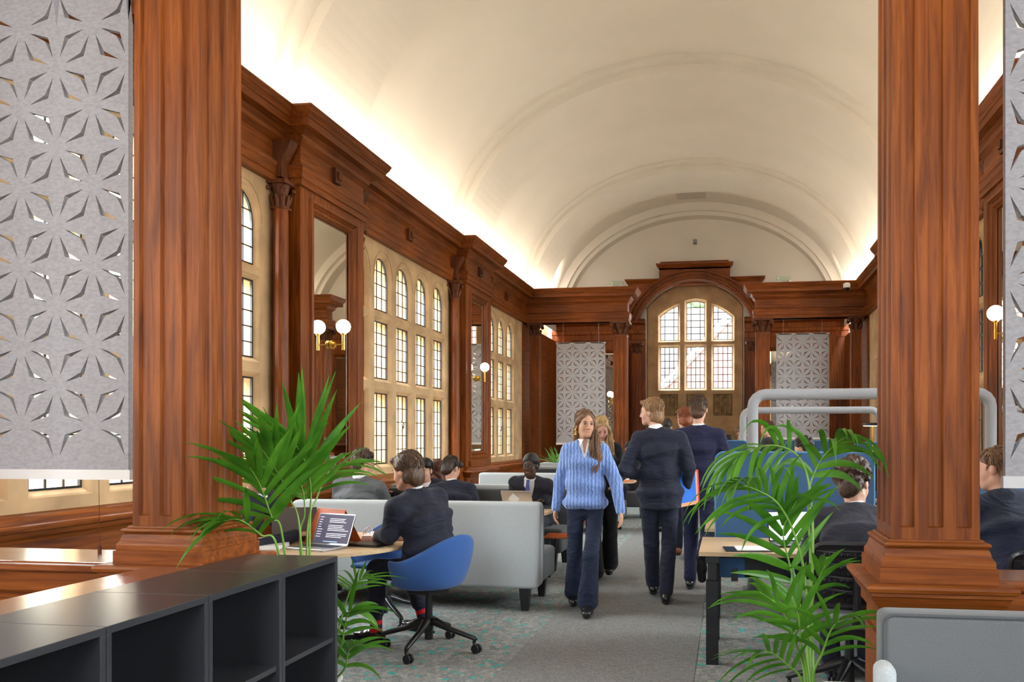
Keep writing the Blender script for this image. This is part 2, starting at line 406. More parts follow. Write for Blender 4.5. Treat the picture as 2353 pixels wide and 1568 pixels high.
def pier(name, s, a, b):
    m = MB(); f = lambda p, q: sorted((side(p, s), side(q, s)))
    fn = lambda u, v, d: (side(XP+d, s), u, v)
    yc = (a+b)/2; h = (b-a)/2
    mw, z0, z1 = .425, 1.22, 3.85
    m.plate([(a, .95), (b, .95), (b, 4.1), (a, 4.1)], [[(yc-mw-.13, z0-.13), (yc+mw+.13, z0-.13), (yc+mw+.13, z1+.13), (yc-mw-.13, z1+.13)]], fn, 0)
    rect = lambda e: [(yc-mw-e, z0-e), (yc+mw+e, z0-e), (yc+mw+e, z1+e), (yc-mw-e, z1+e)]
    for (e0, d0), (e1, d1) in zip([(.13, 0), (.12, .025), (.095, .03), (.085, .01), (.06, -.02), (.05, .0), (.03, .0), (.012, -.03)], [(.12, .025), (.095, .03), (.085, .01), (.06, -.02), (.05, .0), (.03, .0), (.012, -.03), (0, -.045)]):
        m.ring(rect(e0), d0, rect(e1), d1, fn)
    for yy in (a, b): m.add([fn(yy, .9, 0), fn(yy, 4.1, 0), fn(yy, 4.1, -.3), fn(yy, .9, -.3)], [(0, 1, 2, 3)])
    m.box(*f(-4.7, XP+.03), a-.02, b+.02, 0, .96)     # pedestal, with a raised panel
    m.box(*f(XP, XP+.05), a+.2, b-.2, .25, .72); m.box(*f(XP, XP+.045), yc-mw-.16, yc+mw+.16, .96, 1.06)
    o = struct(m.build(name, M['wood_z']))
    # engaged columns on both flanks
    for yy in (a-.115, b+.115):
        c = MB(); cx = side(-4.50, s); r = .08
        c.lathe([(r*1.5, 0), (r*1.5, .95), (r*1.3, .97), (r*1.35, 1.0), (r*1.05, 1.03), (r, 1.05), (r, 2.2), (r*.93, 3.78)], (cx, yy, 0), 14)
        c.box(cx-.12, cx+.12, yy-.11, yy+.11, 0, .95); c.build('engaged_shaft', M['wood_z'], o, smooth=False)
        q = MB(); capital(q, (cx, yy), .072, 3.78, 4.07)
        q.prism([(4.1, 0), (4.1, .10), (4.25, .09), (4.4, .17), (4.47, .2), (4.47, 0)], lambda u, v, d: (side(XR+v, s), d, u), yy-.07, yy+.07)
        q.build('capital', M['carve'], o)
    return o
t = 5; 
for s in (-1, 1):
    for a, b in PIERS[:3]: pier('trim_%d' % t, s, a, b); t += 1
WHERE = {0: 'beside the near screen of columns', 1: 'between the two tall windows', 2: 'before the distant window'}
def mirror(name, label, fn, u0, u1, z0, z1):
    m = MB(); m.add([fn(u, v, 0) for u, v in ((u0+.03, z0+.03), (u1-.03, z0+.03), (u1-.03, z1-.03), (u0+.03, z1-.03))], [(0, 1, 2, 3)])
    m.ring([(u0, z0), (u1, z0), (u1, z1), (u0, z1)], -.006, [(u0+.03, z0+.03), (u1-.03, z0+.03), (u1-.03, z1-.03), (u0+.03, z1-.03)], 0, fn)
    m.add([fn(u, v, -.012) for u, v in ((u0, z0), (u1, z0), (u1, z1), (u0, z1))], [(0, 1, 2, 3)])
    return tag(m.build(name, M['mirror'], fix=False), label, 'mirror', 'bevelled wall mirrors')
def sconce(label, fn, u, z):
    r = empty('wall_lamp', fn(u, z, 0)); r['label'] = label; r['category'] = 'wall light'; r['group'] = 'globe wall lights on the mirrors'
    o = Vector(fn(u, z, 0)); g = lambda du, dz, d: tuple(Vector(fn(u+du, z+dz, d))-o)
    m = MB(); m.tube([g(0, -.2, 0), g(0, -.2, .03)], .05, 14); m.tube([g(0, -.2, .03), g(0, -.2, .05)], .03, 12); m.build('wall_plate', M['brass'], r)
    m = MB(); m.tube([g(0, -.2, .03), g(0, -.2, .145)], .008, 8); m.tube([g(0, -.26, .145), g(0, -.075, .145)], .016, 10); m.tube([g(0, -.09, .145), g(0, -.068, .145)], .028, 10); m.build('stem', M['brass'], r)
    m = MB(); m.ball(g(0, 0, .145), .08, 20, 12); m.build('globe', M['globe'], r, smooth=True)
    return r
ML = {(-1, 0): 'tall framed mirror beside the near fluted column on the window wall', (-1, 1): 'tall framed mirror between the big windows, above the palm', (-1, 2): 'narrow framed mirror further along, above the dark haired student in navy',
      (1, 0): 'tall framed mirror behind the hanging felt panel', (1, 1): 'tall framed mirror seen between the thick fluted column and the felt panel', (1, 2): 'tall framed mirror hidden behind the thick fluted column'}
SL = {(-1, 0): 'globe wall light on the mirror beside the near column', (-1, 1): 'globe wall light on the mirror above the leafy palm', (-1, 2): 'small globe wall light on the mirror by the last window',
      (1, 0): 'globe wall light behind the hanging felt panel', (1, 1): 'globe wall light glowing beside the thick fluted column', (1, 2): 'globe wall light behind the thick fluted column'}
for s in (-1, 1):
    for i, (a, b) in enumerate(PIERS[:3]):
        yc = (a+b)/2; fn = (lambda s: lambda u, v, d: (side(XP-.045+d, s), u, v))(s)
        if i: mirror('wall_mirror', ML[(s, i)], fn, yc-.425, yc+.425, 1.22, 3.85)
        if i: sconce(SL[(s, i)], (lambda s: lambda u, v, d: (side(XP-.04+d, s), u, v))(s), yc, 2.70)
# ---- column screens (one near us, one at the far end of the room)
def fluted(m, x0, x1, y0, y1, z0, z1, tap=.965, dep=.012):
    cx, cy = (x0+x1)/2, (y0+y1)/2; w = (x1-x0)/2; fr = [(.09, .26), (.41, .59), (.74, .91)]
    def ring(sc, z, flat=False):
        pts = []
        for k in range(4):
            ca, sa = math.cos(PI/2*k), math.sin(PI/2*k); l = [(-1, -1)]
            for a, b in fr:
                dd = 0 if flat else dep/w
                l += [(a*2-1, -1), (a*2-1+.03, -1+dd), (b*2-1-.03, -1+dd), (b*2-1, -1)]
            pts += [(cx+(u*ca-v*sa)*w*sc, cy+(u*sa+v*ca)*w*sc, z) for u, v in l]
        return pts
    n = 52; rs = [ring(1, z0, True), ring(1, z0+.045, True), ring(1, z0+.05)]+[ring(1-(1-tap)*q, z0+.05+(z1-z0-.1)*q) for q in (.33, .66, 1)]+[ring(tap, z1-.045, True), ring(tap, z1, True)]
    for i in range(len(rs)-1): m.add(rs[i]+rs[i+1], [(k, (k+1) % n, n+(k+1) % n, n+k) for k in range(n)])
def column(label, x0, y0, group):
    w = .313; x1, y1 = x0+w, y0+w; rect = [(x0, y0), (x1, y0), (x1, y1), (x0, y1)]
    r = empty('column', ((x0+x1)/2, (y0+y1)/2, 0)); tag(r, label, 'column', group, 'thing'); inv = Matrix.Translation((-(x0+x1)/2, -(y0+y1)/2, 0))
    m = MB(); fluted(m, x0, x1, y0, y1, 1.085, 3.76); m.xf(inv); m.build('shaft', M['wood_z'], r)
    m = MB(); m.sweep([(-.02, .93), (.052, .93), (.052, .985), (.044, .987), (.044, 1.008), (.041, 1.015), (.034, 1.025), (.03, 1.04), (.026, 1.052), (.02, 1.058), (.03, 1.061), (.033, 1.068), (.03, 1.075), (.014, 1.08), (.012, 1.086), (-.02, 1.086)], rect, True); m.xf(inv); m.build('base_moulding', M['wood_x'], r)
    m = MB(); e = .095; pr = [(x0-e, y0-e), (x1+e, y0-e), (x1+e, y1+e), (x0-e, y1+e)]
    m.sweep([(-.12, .93), (.0, .93), (.01, .925), (.013, .915), (.008, .902), (-.005, .897), (-.005, .885), (-.012, .88), (-.02, .86), (-.035, .84), (-.04, .835), (-.04, .80), (-.055, .795), (-.06, .78)], pr, True)
    m.box(x0-e+.06, x1+e-.06, y0-e+.06, y1+e-.06, .0, .925); m.sweep([(-.06, .16), (-.045, .15), (-.04, .13), (-.04, 0), (-.06, 0)], pr, True)
    for (u0, u1) in ((x0-e+.12, x1+e-.12),):
        m.box(u0, u1, y0-e+.045, y0-e+.06, .24, .72); m.box(x0-e+.045, x0-e+.06, y0-e+.12, y1+e-.12, .24, .72); m.box(x1+e-.06, x1+e-.045, y0-e+.12, y1+e-.12, .24, .72)
    m.xf(inv); m.build('pedestal', M['wood_x'], r)
    m = MB(); capital(m, (0, 0), .15, 3.75, 4.06); m.build('capital', M['carve'], r)
    return r
XA, XB = -2.535, .612
column('massive fluted oak column rising behind the charcoal bookcase', XA, 3.175, 'fluted columns of the near screen')
column('massive fluted oak column with tall moulded base beside the grey sofa', XB, 3.175, 'fluted columns of the near screen')
column('slim fluted oak column beyond the blonde woman, by the far felt panel', XA, 18.1, 'fluted columns of the far screen')
column('slim fluted oak column beyond the grey tube frames', XB, 18.1, 'fluted columns of the far screen')
t = 11
for yb, nm in ((3.175, 'near'), (18.1, 'far')):
    for s in (-1, 1):
        m = MB(); x0, x1 = -4.6, -2.21
        p = [(x0, yb), (x1, yb), (x1, yb+.32), (x0, yb+.32)]
        if s > 0: p = [(2*XC-x, y) for x, y in p][::-1]
        m.sweep(ENT, p, True); struct(m.build('trim_%d' % t, M['wood_x'])); t += 1
        # low wall between the column's pedestal and the side wall
        m = MB(); f = lambda a, b: sorted((side(a, s), side(b, s)))
        xa, xb = f(-4.5, -2.62); ya = yb-.04 if s < 0 else yb+.05
        m.box(xa, xb, ya+.05, yb+.27, 0, .9)
        for z, e in ((.74, .03), (.66, .02), (.20, .03)): m.box(xa, xb, ya+.05-e, yb+.2, z-.02, z+.02)
        m.box(xa, xb, ya+.02, yb+.2, .80, .88); m.box(xa, xb, ya+.02, yb+.2, 0, .15)
        o = struct(m.build('trim_%d' % t, M['wood_x'])); t += 1
        m = MB(); m.sweep([(-.14, .885), (0, .885), (.01, .895), (.01, .92), (0, .93), (-.14, .93)], [(xa, ya), (xb, ya), (xb, yb+.33), (xa, yb+.33)], True)
        m.box(xa+.1, xb-.1, ya+.1, yb+.25, .9, .9299); m.build('ledge', M['ledge'], o, bevel=.004)
        # pilaster where the screen meets the side wall
        m = MB(); cx = side(-4.36, s); fluted(m, cx-.11, cx+.11, yb+.05, yb+.27, .95, 3.78); m.box(cx-.13, cx+.13, yb+.03, yb+.3, 0, .95)
        m.build('pilaster', M['wood_z'], o); m = MB(); capital(m, (cx, yb+.16), .11, 3.78, 4.06); m.build('capital', M['carve'], o)
# long low wall running from the near column towards us, behind the bookcase
m = MB(); m.box(-2.33, -2.14, -1.0, 3.08, 0, .9); o = struct(m.build('trim_20', M['wood_y']))
m = MB(); m.box(-2.38, -2.115, -1.0, 3.075, .89, .93); m.build('ledge', M['ledge'], o, bevel=.008)
# ---- vaulted ceiling
A_, B_, ZS = 3.78, 2.9, 4.68                        # half width, rise, springing height
def vault_z(x): return ZS+B_*math.sqrt(max(0, 1-((x-XC)/A_)**2))
NV = 72
m = MB(); ang = [PI*i/NV for i in range(NV+1)]
def vring(y, a=A_, b=B_): return [(XC+a*math.cos(t), y, ZS+b*math.sin(t)) for t in ang]
m.add(vring(Y0)+vring(19.75), [(i, i+1, NV+2+i, NV+1+i) for i in range(NV)])
# the last bay: small cross vaults open the haunches
ny = 40; ys = [19.75+(21.9-19.75)*j/ny for j in range(ny+1)]; g = []
for y in ys:
    for t_ in ang:
        x = XC+A_*math.cos(t_); z = ZS+B_*math.sin(t_); q = .55**2-(y-20.55)**2
        if q > 0: z = max(z, 5.35+math.sqrt(q)*1.15)
        g.append((x, y, z))
m.add(g, [(j*(NV+1)+i, j*(NV+1)+i+1, (j+1)*(NV+1)+i+1, (j+1)*(NV+1)+i) for j in range(ny) for i in range(NV)])
for s in (-1, 1):
    x = XC+s*A_; m.add([(x, 19.75, 4.3), (x, 21.9, 4.3), (x, 21.9, ZS)]+[(x, 21.1-1.1*k/12, 5.35+.55*1.15*math.sin(PI*k/12)) for k in range(13)]+[(x, 19.75, ZS)], [tuple(range(17))])
    m.add([(x, Y0, 4.3), (x, 19.75, 4.3), (x, 19.75, ZS), (x, Y0, ZS)], [(0, 1, 2, 3)])
struct(m.build('ceiling', M['plaster'], smooth=False, fix=False))
bpy.data.objects['ceiling'].data.polygons.foreach_set('use_smooth', [len(p.vertices) == 4 for p in bpy.data.objects['ceiling'].data.polygons])
m = MB()
for a, b in PIERS[:3]+[(18.15, 19.75)]:
    for y0, y1, d in ((a-.22, b+.22, .07), (a, b, .19)):
        r0 = vring(y0, A_+.02, B_+.02); i0 = vring(y0, A_-d, B_-d); i1 = vring(y1, A_-d, B_-d); r1 = vring(y1, A_+.02, B_+.02); n = NV+1
        m.add(r0+i0+i1+r1, [(k*n+i, k*n+i+1, (k+1)*n+i+1, (k+1)*n+i) for k in range(3) for i in range(NV)])
for y0, d in ((21.45, .3), (21.3, .2)):
    r0 = vring(y0, A_+.02, B_+.02); i0 = vring(y0, A_-d, B_-d); i1 = vring(21.9, A_-d, B_-d); n = NV+1
    m.add(r0+i0+i1, [(k*n+i, k*n+i+1, (k+1)*n+i+1, (k+1)*n+i) for k in range(2) for i in range(NV)])
struct(m.build('ceiling_ribs', M['plaster'], smooth=False)); bpy.data.objects['ceiling_ribs'].name = 'trim_30'
# ---- end wall: plaster lunette, wooden wall, stone window in a wooden arch
XW = -.86
fy = lambda yy: (lambda u, v, d: (u, yy-d, v))       # depth comes towards us
ARC = lambda R, n, a0, a1, cz=3.99: [(XW+R*math.cos(a0+(a1-a0)*k/n), cz+R*math.sin(a0+(a1-a0)*k/n)) for k in range(n+1)]
aI = math.asin((4.95-3.99)/1.6)
R_in = [(XW-1.28, 0), (XW+1.28, 0)]+ARC(1.6, 20, aI, PI-aI)
m = MB(); outer = [(XC-A_-.1, 4.6), (XC+A_+.1, 4.6)]+[(XC+(A_+.1)*math.cos(t), ZS+(B_+.1)*math.sin(t)) for t in ang]
m.plate([(XC-A_-.6, 0), (XC+A_+.6, 0), (XC+A_+.6, 4.7)]+[(XC+(A_+.1)*math.cos(t), ZS+(B_+.1)*math.sin(t)) for t in ang]+[(XC-A_-.6, 4.7)], [R_in], fy(21.85), 0)
struct(m.build('wall_back', M['plaster'], fix=False))
def lightpolys():
    out = []
    for i, (a, b) in enumerate(((-1.80, -1.31), (-1.09, -.60), (-.37, .14))):
        out.append(([(a, 2.77), (b, 2.77), (b, 3.90), (a, 3.90)], 4, 6))
        if i == 1: out.append(([(a, 4.08), (b, 4.08), (b, 5.09)]+[(a+(b-a)*(1-k/6), 5.09+.05*math.sin(PI*k/6)) for k in range(1, 6)]+[(a, 5.09)], 4, 6))
        else:
            ps = []
            for k in range(7):
                u = b+(a-b)*k/6; ps.append((u, 3.75+math.sqrt(max(0, 1.40**2-(u-XW)**2))-.05))
            out.append(([(a, 4.08), (b, 4.08)]+ps, 4, 5))
    return out
LP = lightpolys(); fn = fy(22.0)
m = MB(); pan = [[(a, 2.03), (b, 2.03), (b, 2.62), (a, 2.62)] for a, b in ((-1.80, -1.31), (-1.09, -.60), (-.37, .14))]
big = [(XW-1.3, 0), (XW+1.3, 0)]+ARC(1.64, 20, aI, PI-aI)
m.plate(big, [grow(h, .05) for h, _, _ in LP]+pan, fn, 0)
for h, _, _ in LP: m.ring(grow(h, .05), 0, grow(h, .04), -.05, fn); m.ring(grow(h, .04), -.05, h, -.12, fn); m.ring(h, -.12, h, -.3, fn)
for h in pan: m.ring(h, 0, h, -.06, fn)
m.ring(R_in, .15, grow(R_in, .0), 0, fn)
inn = [(u*1.0, v) for u, v in grow(R_in, -.16)]
m.ring(grow(R_in, -.02), .14, grow(R_in, -.02), .0, fn)
for z, d, e in ((1.5, .07, .05), (1.62, .05, .04), (1.2, .10, .05)): m.box(XW-1.25, XW+1.25, 22-d, 22.02, z, z+e)
m.box(XW-1.25, XW+1.25, 21.9, 22.02, 0, 1.2)
m.plate([(XW-1.35, 1.9), (XW+1.35, 1.9), (XW+1.35, 5.7), (XW-1.35, 5.7)], [h for h, _, _ in LP], fn, -.3)
o = struct(m.build('window_9', M['stone'], fix=False))
g = MB(); l = MB()
for h, c, r in LP: g.add([fn(u, v, -.16) for u, v in h], [tuple(range(len(h)))]); leads(l, h, fn, c, r, t=.018, d=-.145)
g.build('window_pane', M['glass'], o, fix=False); l.build('lead_grid', M['black_metal'], o, fix=False)
random.seed(5); m = MB()
for h in pan:
    u0, u1 = h[0][0], h[1][0]; m.box(u0, u1, 22.05, 22.07, 2.03, 2.62)
    for k in range(4):
        u = u0+(u1-u0)*(k+.5)/4; m.tube([(u-.02, 22.04, 2.06), (u+.02, 22.03, 2.3), (u-.01, 22.04, 2.58)], .03, 6)
        m.ball((u, 22.02, 2.14+.3*((k*7) % 3)/2), (.05, .03, .05), 10, 7); m.ball((u+.03, 22.02, 2.45-.1*(k % 2)), (.045, .03, .06), 10, 7)
m.build('carved_panel', M['carved_stone'], o)
# wooden panelling of the end wall with pilasters
m = MB(); fw = fy(21.6)
for s, (xa, xb) in ((-1, (-4.7, XW-1.3)), (1, (XW+1.3, 3.1))):
    m.box(xa, xb, 21.62, 21.85, 0, 4.1)
    xi = xb if s < 0 else xa; xo = xa if s < 0 else xb; e = -1 if s < 0 else 1
    m.sweep([(0, 4.06), (.02, 4.06), (.02, 4.2), (.04, 4.22), (.04, 4.30), (.0, 4.32), (.0, 4.44), (.04, 4.48), (.09, 4.5), (.09, 4.56), (.12, 4.6), (-.2, 4.6)], [(xa, 21.62), (xb, 21.62)])
    for z in (2.9, 1.0): m.box(xa+.9, xb-.9 if s < 0 else xb-.9, 21.59, 21.62, z, z+.05)
    px = xi+e*.22; fluted(m, px-.12, px+.12, 21.45, 21.69, .95, 3.7); m.box(px-.15, px+.15, 21.42, 21.6, 0, .95)
    px = xo-e*.45; m.box(px-.12, px+.12, 21.5, 21.69, 0, 4.06)
struct(m.build('trim_31', M['wood_z']))
m = MB()
for px in (XW-1.52, XW+1.52): capital(m, (px, 21.57), .12, 3.68, 3.98)
m.build('capital', M['carve'], bpy.data.objects['trim_31'])
# wooden arch and its stepped pediment
m = MB(); aO = math.asin((4.6-3.99)/1.86)
out_arc = ARC(1.86, 28, PI-aO, aO); in_arc = ARC(1.58, 28, aI*.62, PI-aI*.62)
m.prism(out_arc+in_arc, fw, 0.02, .16)
for R, d in ((1.84, .19), (1.74, .17), (1.62, .18)):
    m.tube([fw(u, v, d) for u, v in ARC(R, 28, aO, PI-aO)], .03, 6)
m.prism(ARC(1.8, 28, PI-aO, aO)+[(XW+1.76, 4.6), (XW+1.76, 5.5), (XW+.93, 5.5), (XW+.93, 5.96), (XW-.93, 5.96), (XW-.93, 5.5), (XW-1.76, 5.5), (XW-1.76, 4.6)], fw, -.24, .02)
cr = [(-.02, 0), (.0, 0), (.0, .04), (.03, .07), (.08, .13), (.085, .16), (-.02, .16)]
m.sweep([(o_, 5.5+z) for o_, z in cr], [(XW-1.76, 21.85), (XW-1.76, 21.58), (XW+1.76, 21.58), (XW+1.76, 21.85)])
m.box(XW-1.76, XW+1.76, 21.6, 21.85, 5.5, 5.655)
m.sweep([(o_, 5.9+z) for o_, z in cr], [(XW-.93, 21.85), (XW-.93, 21.58), (XW+.93, 21.58), (XW+.93, 21.85)])
m.box(XW-.93, XW+.93, 21.6, 21.85, 5.9, 6.055); m.box(XW-.9, XW+.9, 21.6, 21.84, 6.05, 6.12)
struct(m.build('trim_32', M['wood_x']))
for x, lb in ((-3.2, 'dim mirror on the end wall behind the far hanging panel, beside the blonde woman'), (1.6, 'dim mirror on the end wall behind the far panel, above the tube frames')):
    f_ = (lambda u, v, d: (u, 21.55-d, v)); mirror('wall_mirror', lb, f_, x-.5, x+.5, 1.3, 3.7)
    q = MB(); q.ring([(x-.58, 1.22), (x+.58, 1.22), (x+.58, 3.78), (x-.58, 3.78)], .05, [(x-.5, 1.3), (x+.5, 1.3), (x+.5, 3.7), (x-.5, 3.7)], 0, f_); q.box(x-.58, x+.58, 21.57, 21.62, 1.22, 3.78)
    struct(q.build('trim_%d' % (33 if x < 0 else 34), M['wood_z'], fix=False))
    sconce('tiny globe wall light on the end wall by the '+('blonde woman' if x < 0 else 'far felt panel'), (lambda u, v, d: (u, 21.55-d, v)), x+.12 if x < 0 else x-.1, 2.6)
# wall behind the camera with an opening added to let in more daylight from there
m = MB(); m.plate([(XC-A_-.6, 0), (XC+A_+.6, 0), (XC+A_+.6, 7.9), (XC-A_-.6, 7.9)], [[(XC-1.0, 2.1), (XC+1.0, 2.1), (XC+1.0, 3.9), (XC-1.0, 3.9)]], fy(Y0), 0)
struct(m.build('wall_front', M['plaster'], fix=False))
# ---- outside
m = MB().use(M['stone']); 
M['outwall'] = mat('pale_render', (.62, .57, .48), .9, noise=.08, nscale=.8)
m = MB(); m.box(-11, -10.5, -6, 30, -1, 4.2)
for k in range(18): m.box(-10.5, -10.42, -5+k*2, -4.6+k*2, -1, 4.2)
struct(m.build('exterior_wall', M['outwall']))
M['brick'] = mat('brick', (.13, .062, .05), .9, noise=.25, nscale=3); M['tile'] = mat('roof_tiles', (.085, .072, .07), .9, noise=.3, nscale=6, stretch=(1, 1, 6))
M['bounce_ground'] = mat('bounce_paving', (.42, .40, .36), 1)  # pale paving put in to bounce more daylight into the room
m = MB(); m.box(-40, 40, -20, 70, -.5, -.3); struct(m.build('exterior_ground', M['bounce_ground']))
# brick house with a tiled roof beyond the end window
h = empty('house', (0, 31, -.3)); tag(h, 'red brick house with sloping tiled roof outside the arched window', 'house', kind='thing')
q = MB(); q.add([(-2.35, 0, 0), (9, 0, 0), (9, 0, 9), (-.1, 0, 6.1), (-2.35, 0, 3.9)], [(0, 1, 2, 3, 4)]); q.add([(-2.35, 0, 0), (-2.35, 6, 0), (-2.35, 6, 3.9), (-2.35, 0, 3.9)], [(0, 1, 2, 3)])
q.xf(Matrix.Translation((0, 0, 0))); q.build('brick_wall', M['brick'], h, fix=False)
q = MB(); q.box(-9, 9, 1.5, 1.6, 0, 6.9); q.build('tiled_roof', M['tile'], h)
q = MB(); q.tube([(-2.7, -.1, 3.55), (-2.2, -.1, 3.9), (-.1, -.1, 6.1), (2.6, -.1, 8.8)], .14, 4); q.build('barge_board', M['steel'], h)
q = MB()
rnd = random.Random(3)
for k in range(260):
    q.ball((-5+rnd.gauss(0, 1.6), 38+rnd.uniform(-1, 1), 7.2+rnd.gauss(0, 1.1)), rnd.uniform(.5, .9), 7, 5)
q.tube([(-5, 38, -.3), (-5, 38, 7)], .25, 8)
tag(q.build('tree_crown', mat('tree_green', (.05, .08, .03), 1)), 'leafy tree behind the brick house outside the arched window', 'tree', kind='thing')
q = MB()
for k in range(240):
    q.ball((13+rnd.uniform(-1, 2), rnd.uniform(-2, 28), rnd.uniform(-.3, 2.2)), rnd.uniform(.5, 1.0), 7, 5)
tag(q.build('hedge', bpy.data.materials['tree_green']), 'green hedge outside the windows behind the desks', 'hedge', kind='stuff')
# ================================================================== HANGING FELT PANELS
def felt_panel(label, x0, yp, ztop, group='star cut felt panels hanging in the column screens'):
    a = .1883; W = 6*a+.012; H = 2.30
    r = empty('acoustic_panel', (x0, yp, ztop-H)); tag(r, label, 'hanging panel', group, 'thing')
    v = []; f = []; idx = {}
    def pt(u, w):
        k = (round(u, 5), round(w, 5))
        if k not in idx: idx[k] = len(v); v.append((u+.006, 0, w))
        return idx[k]
    def quad(*p): f.append(tuple(pt(*q) for q in p))
    z0 = .055
    for i in range(6):
        for j in range(12):
            ox, oz = i*a, z0+j*a
            flip = (i+j) % 2 == 0                     # stars sit on the other diagonal in alternate cells
            T = (lambda u, w: (ox+(1-u)*a, oz+w*a)) if flip else (lambda u, w: (ox+u*a, oz+w*a))
            d1, d2 = True, True
            if j == 0: d1 = False
            if j == 11: d2 = False
            O, A, B, C = (0, 0), (1, 0), (0, 1), (1, 1)
            T1, E1, T2, F1 = (.09, .76), (.235, .235), (.76, .09), (.325, .325)
            T3, E2, T4, F2 = (.91, .24), (.765, .765), (.24, .91), (.675, .675)
            qs = [(O, A, T2, E1), (O, E1, T1, B), (C, B, T4, E2), (C, E2, T3, A), (A, T3, F2, T4, B, T1, F1, T2)]
            if not d1: qs.append((T1, E1, T2, F1))
            if not d2: qs.append((T3, E2, T4, F2))
            for q in qs: f.append(tuple(pt(*T(*p)) for p in q))
    zt = z0+12*a
    # margins
    for i in range(6):
        f.append((pt(i*a, 0), pt((i+1)*a, 0), pt((i+1)*a, z0), pt(i*a, z0))) if True else 0
        f.append((pt(i*a, zt), pt((i+1)*a, zt), pt((i+1)*a, H), pt(i*a, H)))
    m = MB(); m.v = v; m.f = f; m.m = [0]*len(f)
    o = m.build('felt_sheet', M['felt'], r)
    s = o.modifiers.new('t', 'SOLIDIFY'); s.thickness = .030; s.offset = 0
    m = MB(); m.box(-.002, W+.002, -.017, .017, -.012, .035); m.build('bottom_rail', M['white_metal'], r)
    m = MB(); m.box(-.002, W+.002, -.015, .015, H-.014, H+.006); m.build('top_rail', M['white_metal'], r)
    for u in (.16, W-.16):
        m = MB(); m.tube([(u, 0, H), (u, 0, 4.06-(ztop-H))], .003, 5); m.tube([(u, 0, H), (u, 0, H+.03)], .008, 6); m.build('hanging_wire', M['steel'], r)
    return r
FP = 'star cut grey felt panel '
p1 = felt_panel(FP+'hanging before the mullioned window, above the wooden ledge', -3.90, 3.45, 3.58)
p2 = felt_panel(FP+'beyond the thick column, above the boy in navy jumper', 1.075, 3.40, 3.58)
p3 = felt_panel(FP+'hanging behind the two women who walk towards us', -3.86, 18.2, 3.60)
p4 = felt_panel(FP+'hanging behind the grey tube frames and the curved palm', 1.06, 18.2, 3.72)
m = MB(); m.tube([(-2.93, 3.45, 1.27), (-2.90, 3.42, .96)], .0015, 4); m.lathe([(.008, .93), (.009, .96), (.004, .965)], (-2.90, 3.42, 0), 8)
tag(m.build('cord_weight', M['carve']), 'small weight on a thin cord below the felt panel, resting on the ledge', 'cord weight')
# ================================================================== BOOKCASE
def book_unit(y0, label):
    r = empty('bookcase_unit', (-1.89, y0+.2225, 0)); tag(r, label, 'bookcase', 'charcoal bookcase units in a row'); inv = Matrix.Translation((1.89, -y0-.2225, 0))
    y1 = y0+.444; x0, x1 = -2.1, -1.68
    def part(name, *b): q = MB(); q.box(*b); q.xf(inv); q.build(name, M['charcoal'], r, bevel=.0015)
    part('top_board', x0, x1, y0+.001, y1, .928, .95)
    part('side_panel', x0, x1, y0+.001, y0+.02, 0, .928); part('side_panel', x0, x1, y1-.02, y1, 0, .928)
    part('back_panel', x0, x0+.012, y0+.02, y1-.02, .05, .928)
    for z in (.05, .31, .60): part('shelf', x0+.012, x1-.012, y0+.02, y1-.02, z-.02, z)
BL = ['charcoal open bookcase unit at the end of the row, next to the blue chair', 'charcoal open bookcase unit, second from the end by the palm', 'charcoal open bookcase unit, third from the end by the palm', 'charcoal open bookcase unit cut off by the edge of the picture']
for i in range(4): book_unit(3.342-.4455*(i+1), BL[i])
# ================================================================== SOFAS
def soft_box(m, x0, x1, y0, y1, z0, z1, r=.03, slant=0):
    """box rounded on all edges; slant leans the -y face inwards towards the top"""
    o = rrect(x0, x1, y0, y1, r); n = len(o); cx, cy = (x0+x1)/2, (y0+y1)/2; st = len(m.v)
    rings = []
    for k in range(5):
        t = PI/2*k/4; e = r*(1-math.sin(t)); rings.append((e, z0+r*(1-math.cos(t))))
    rings = rings+[(e, z1-(z-z0)) for e, z in rings[::-1]]
    vs = []
    for e, z in rings:
        for x, y in o:
            vs.append((cx+(x-cx)*(1-2*e/(x1-x0)), cy+(y-cy)*(1-2*e/(y1-y0)), z))
    fs = [(i*n+k, i*n+(k+1) % n, (i+1)*n+(k+1) % n, (i+1)*n+k) for i in range(len(rings)-1) for k in range(n)]
    fs += [tuple(range(n-1, -1, -1)), tuple((len(rings)-1)*n+k for k in range(n))]
    m.add(vs, fs)
    if slant:
        for i in range(st, len(m.v)):
            x, y, z = m.v[i]; q = (z-z0)/(z1-z0); m.v[i] = (x, y+slant*q*max(0, (y1-y)/(y1-y0)), z)
    return m
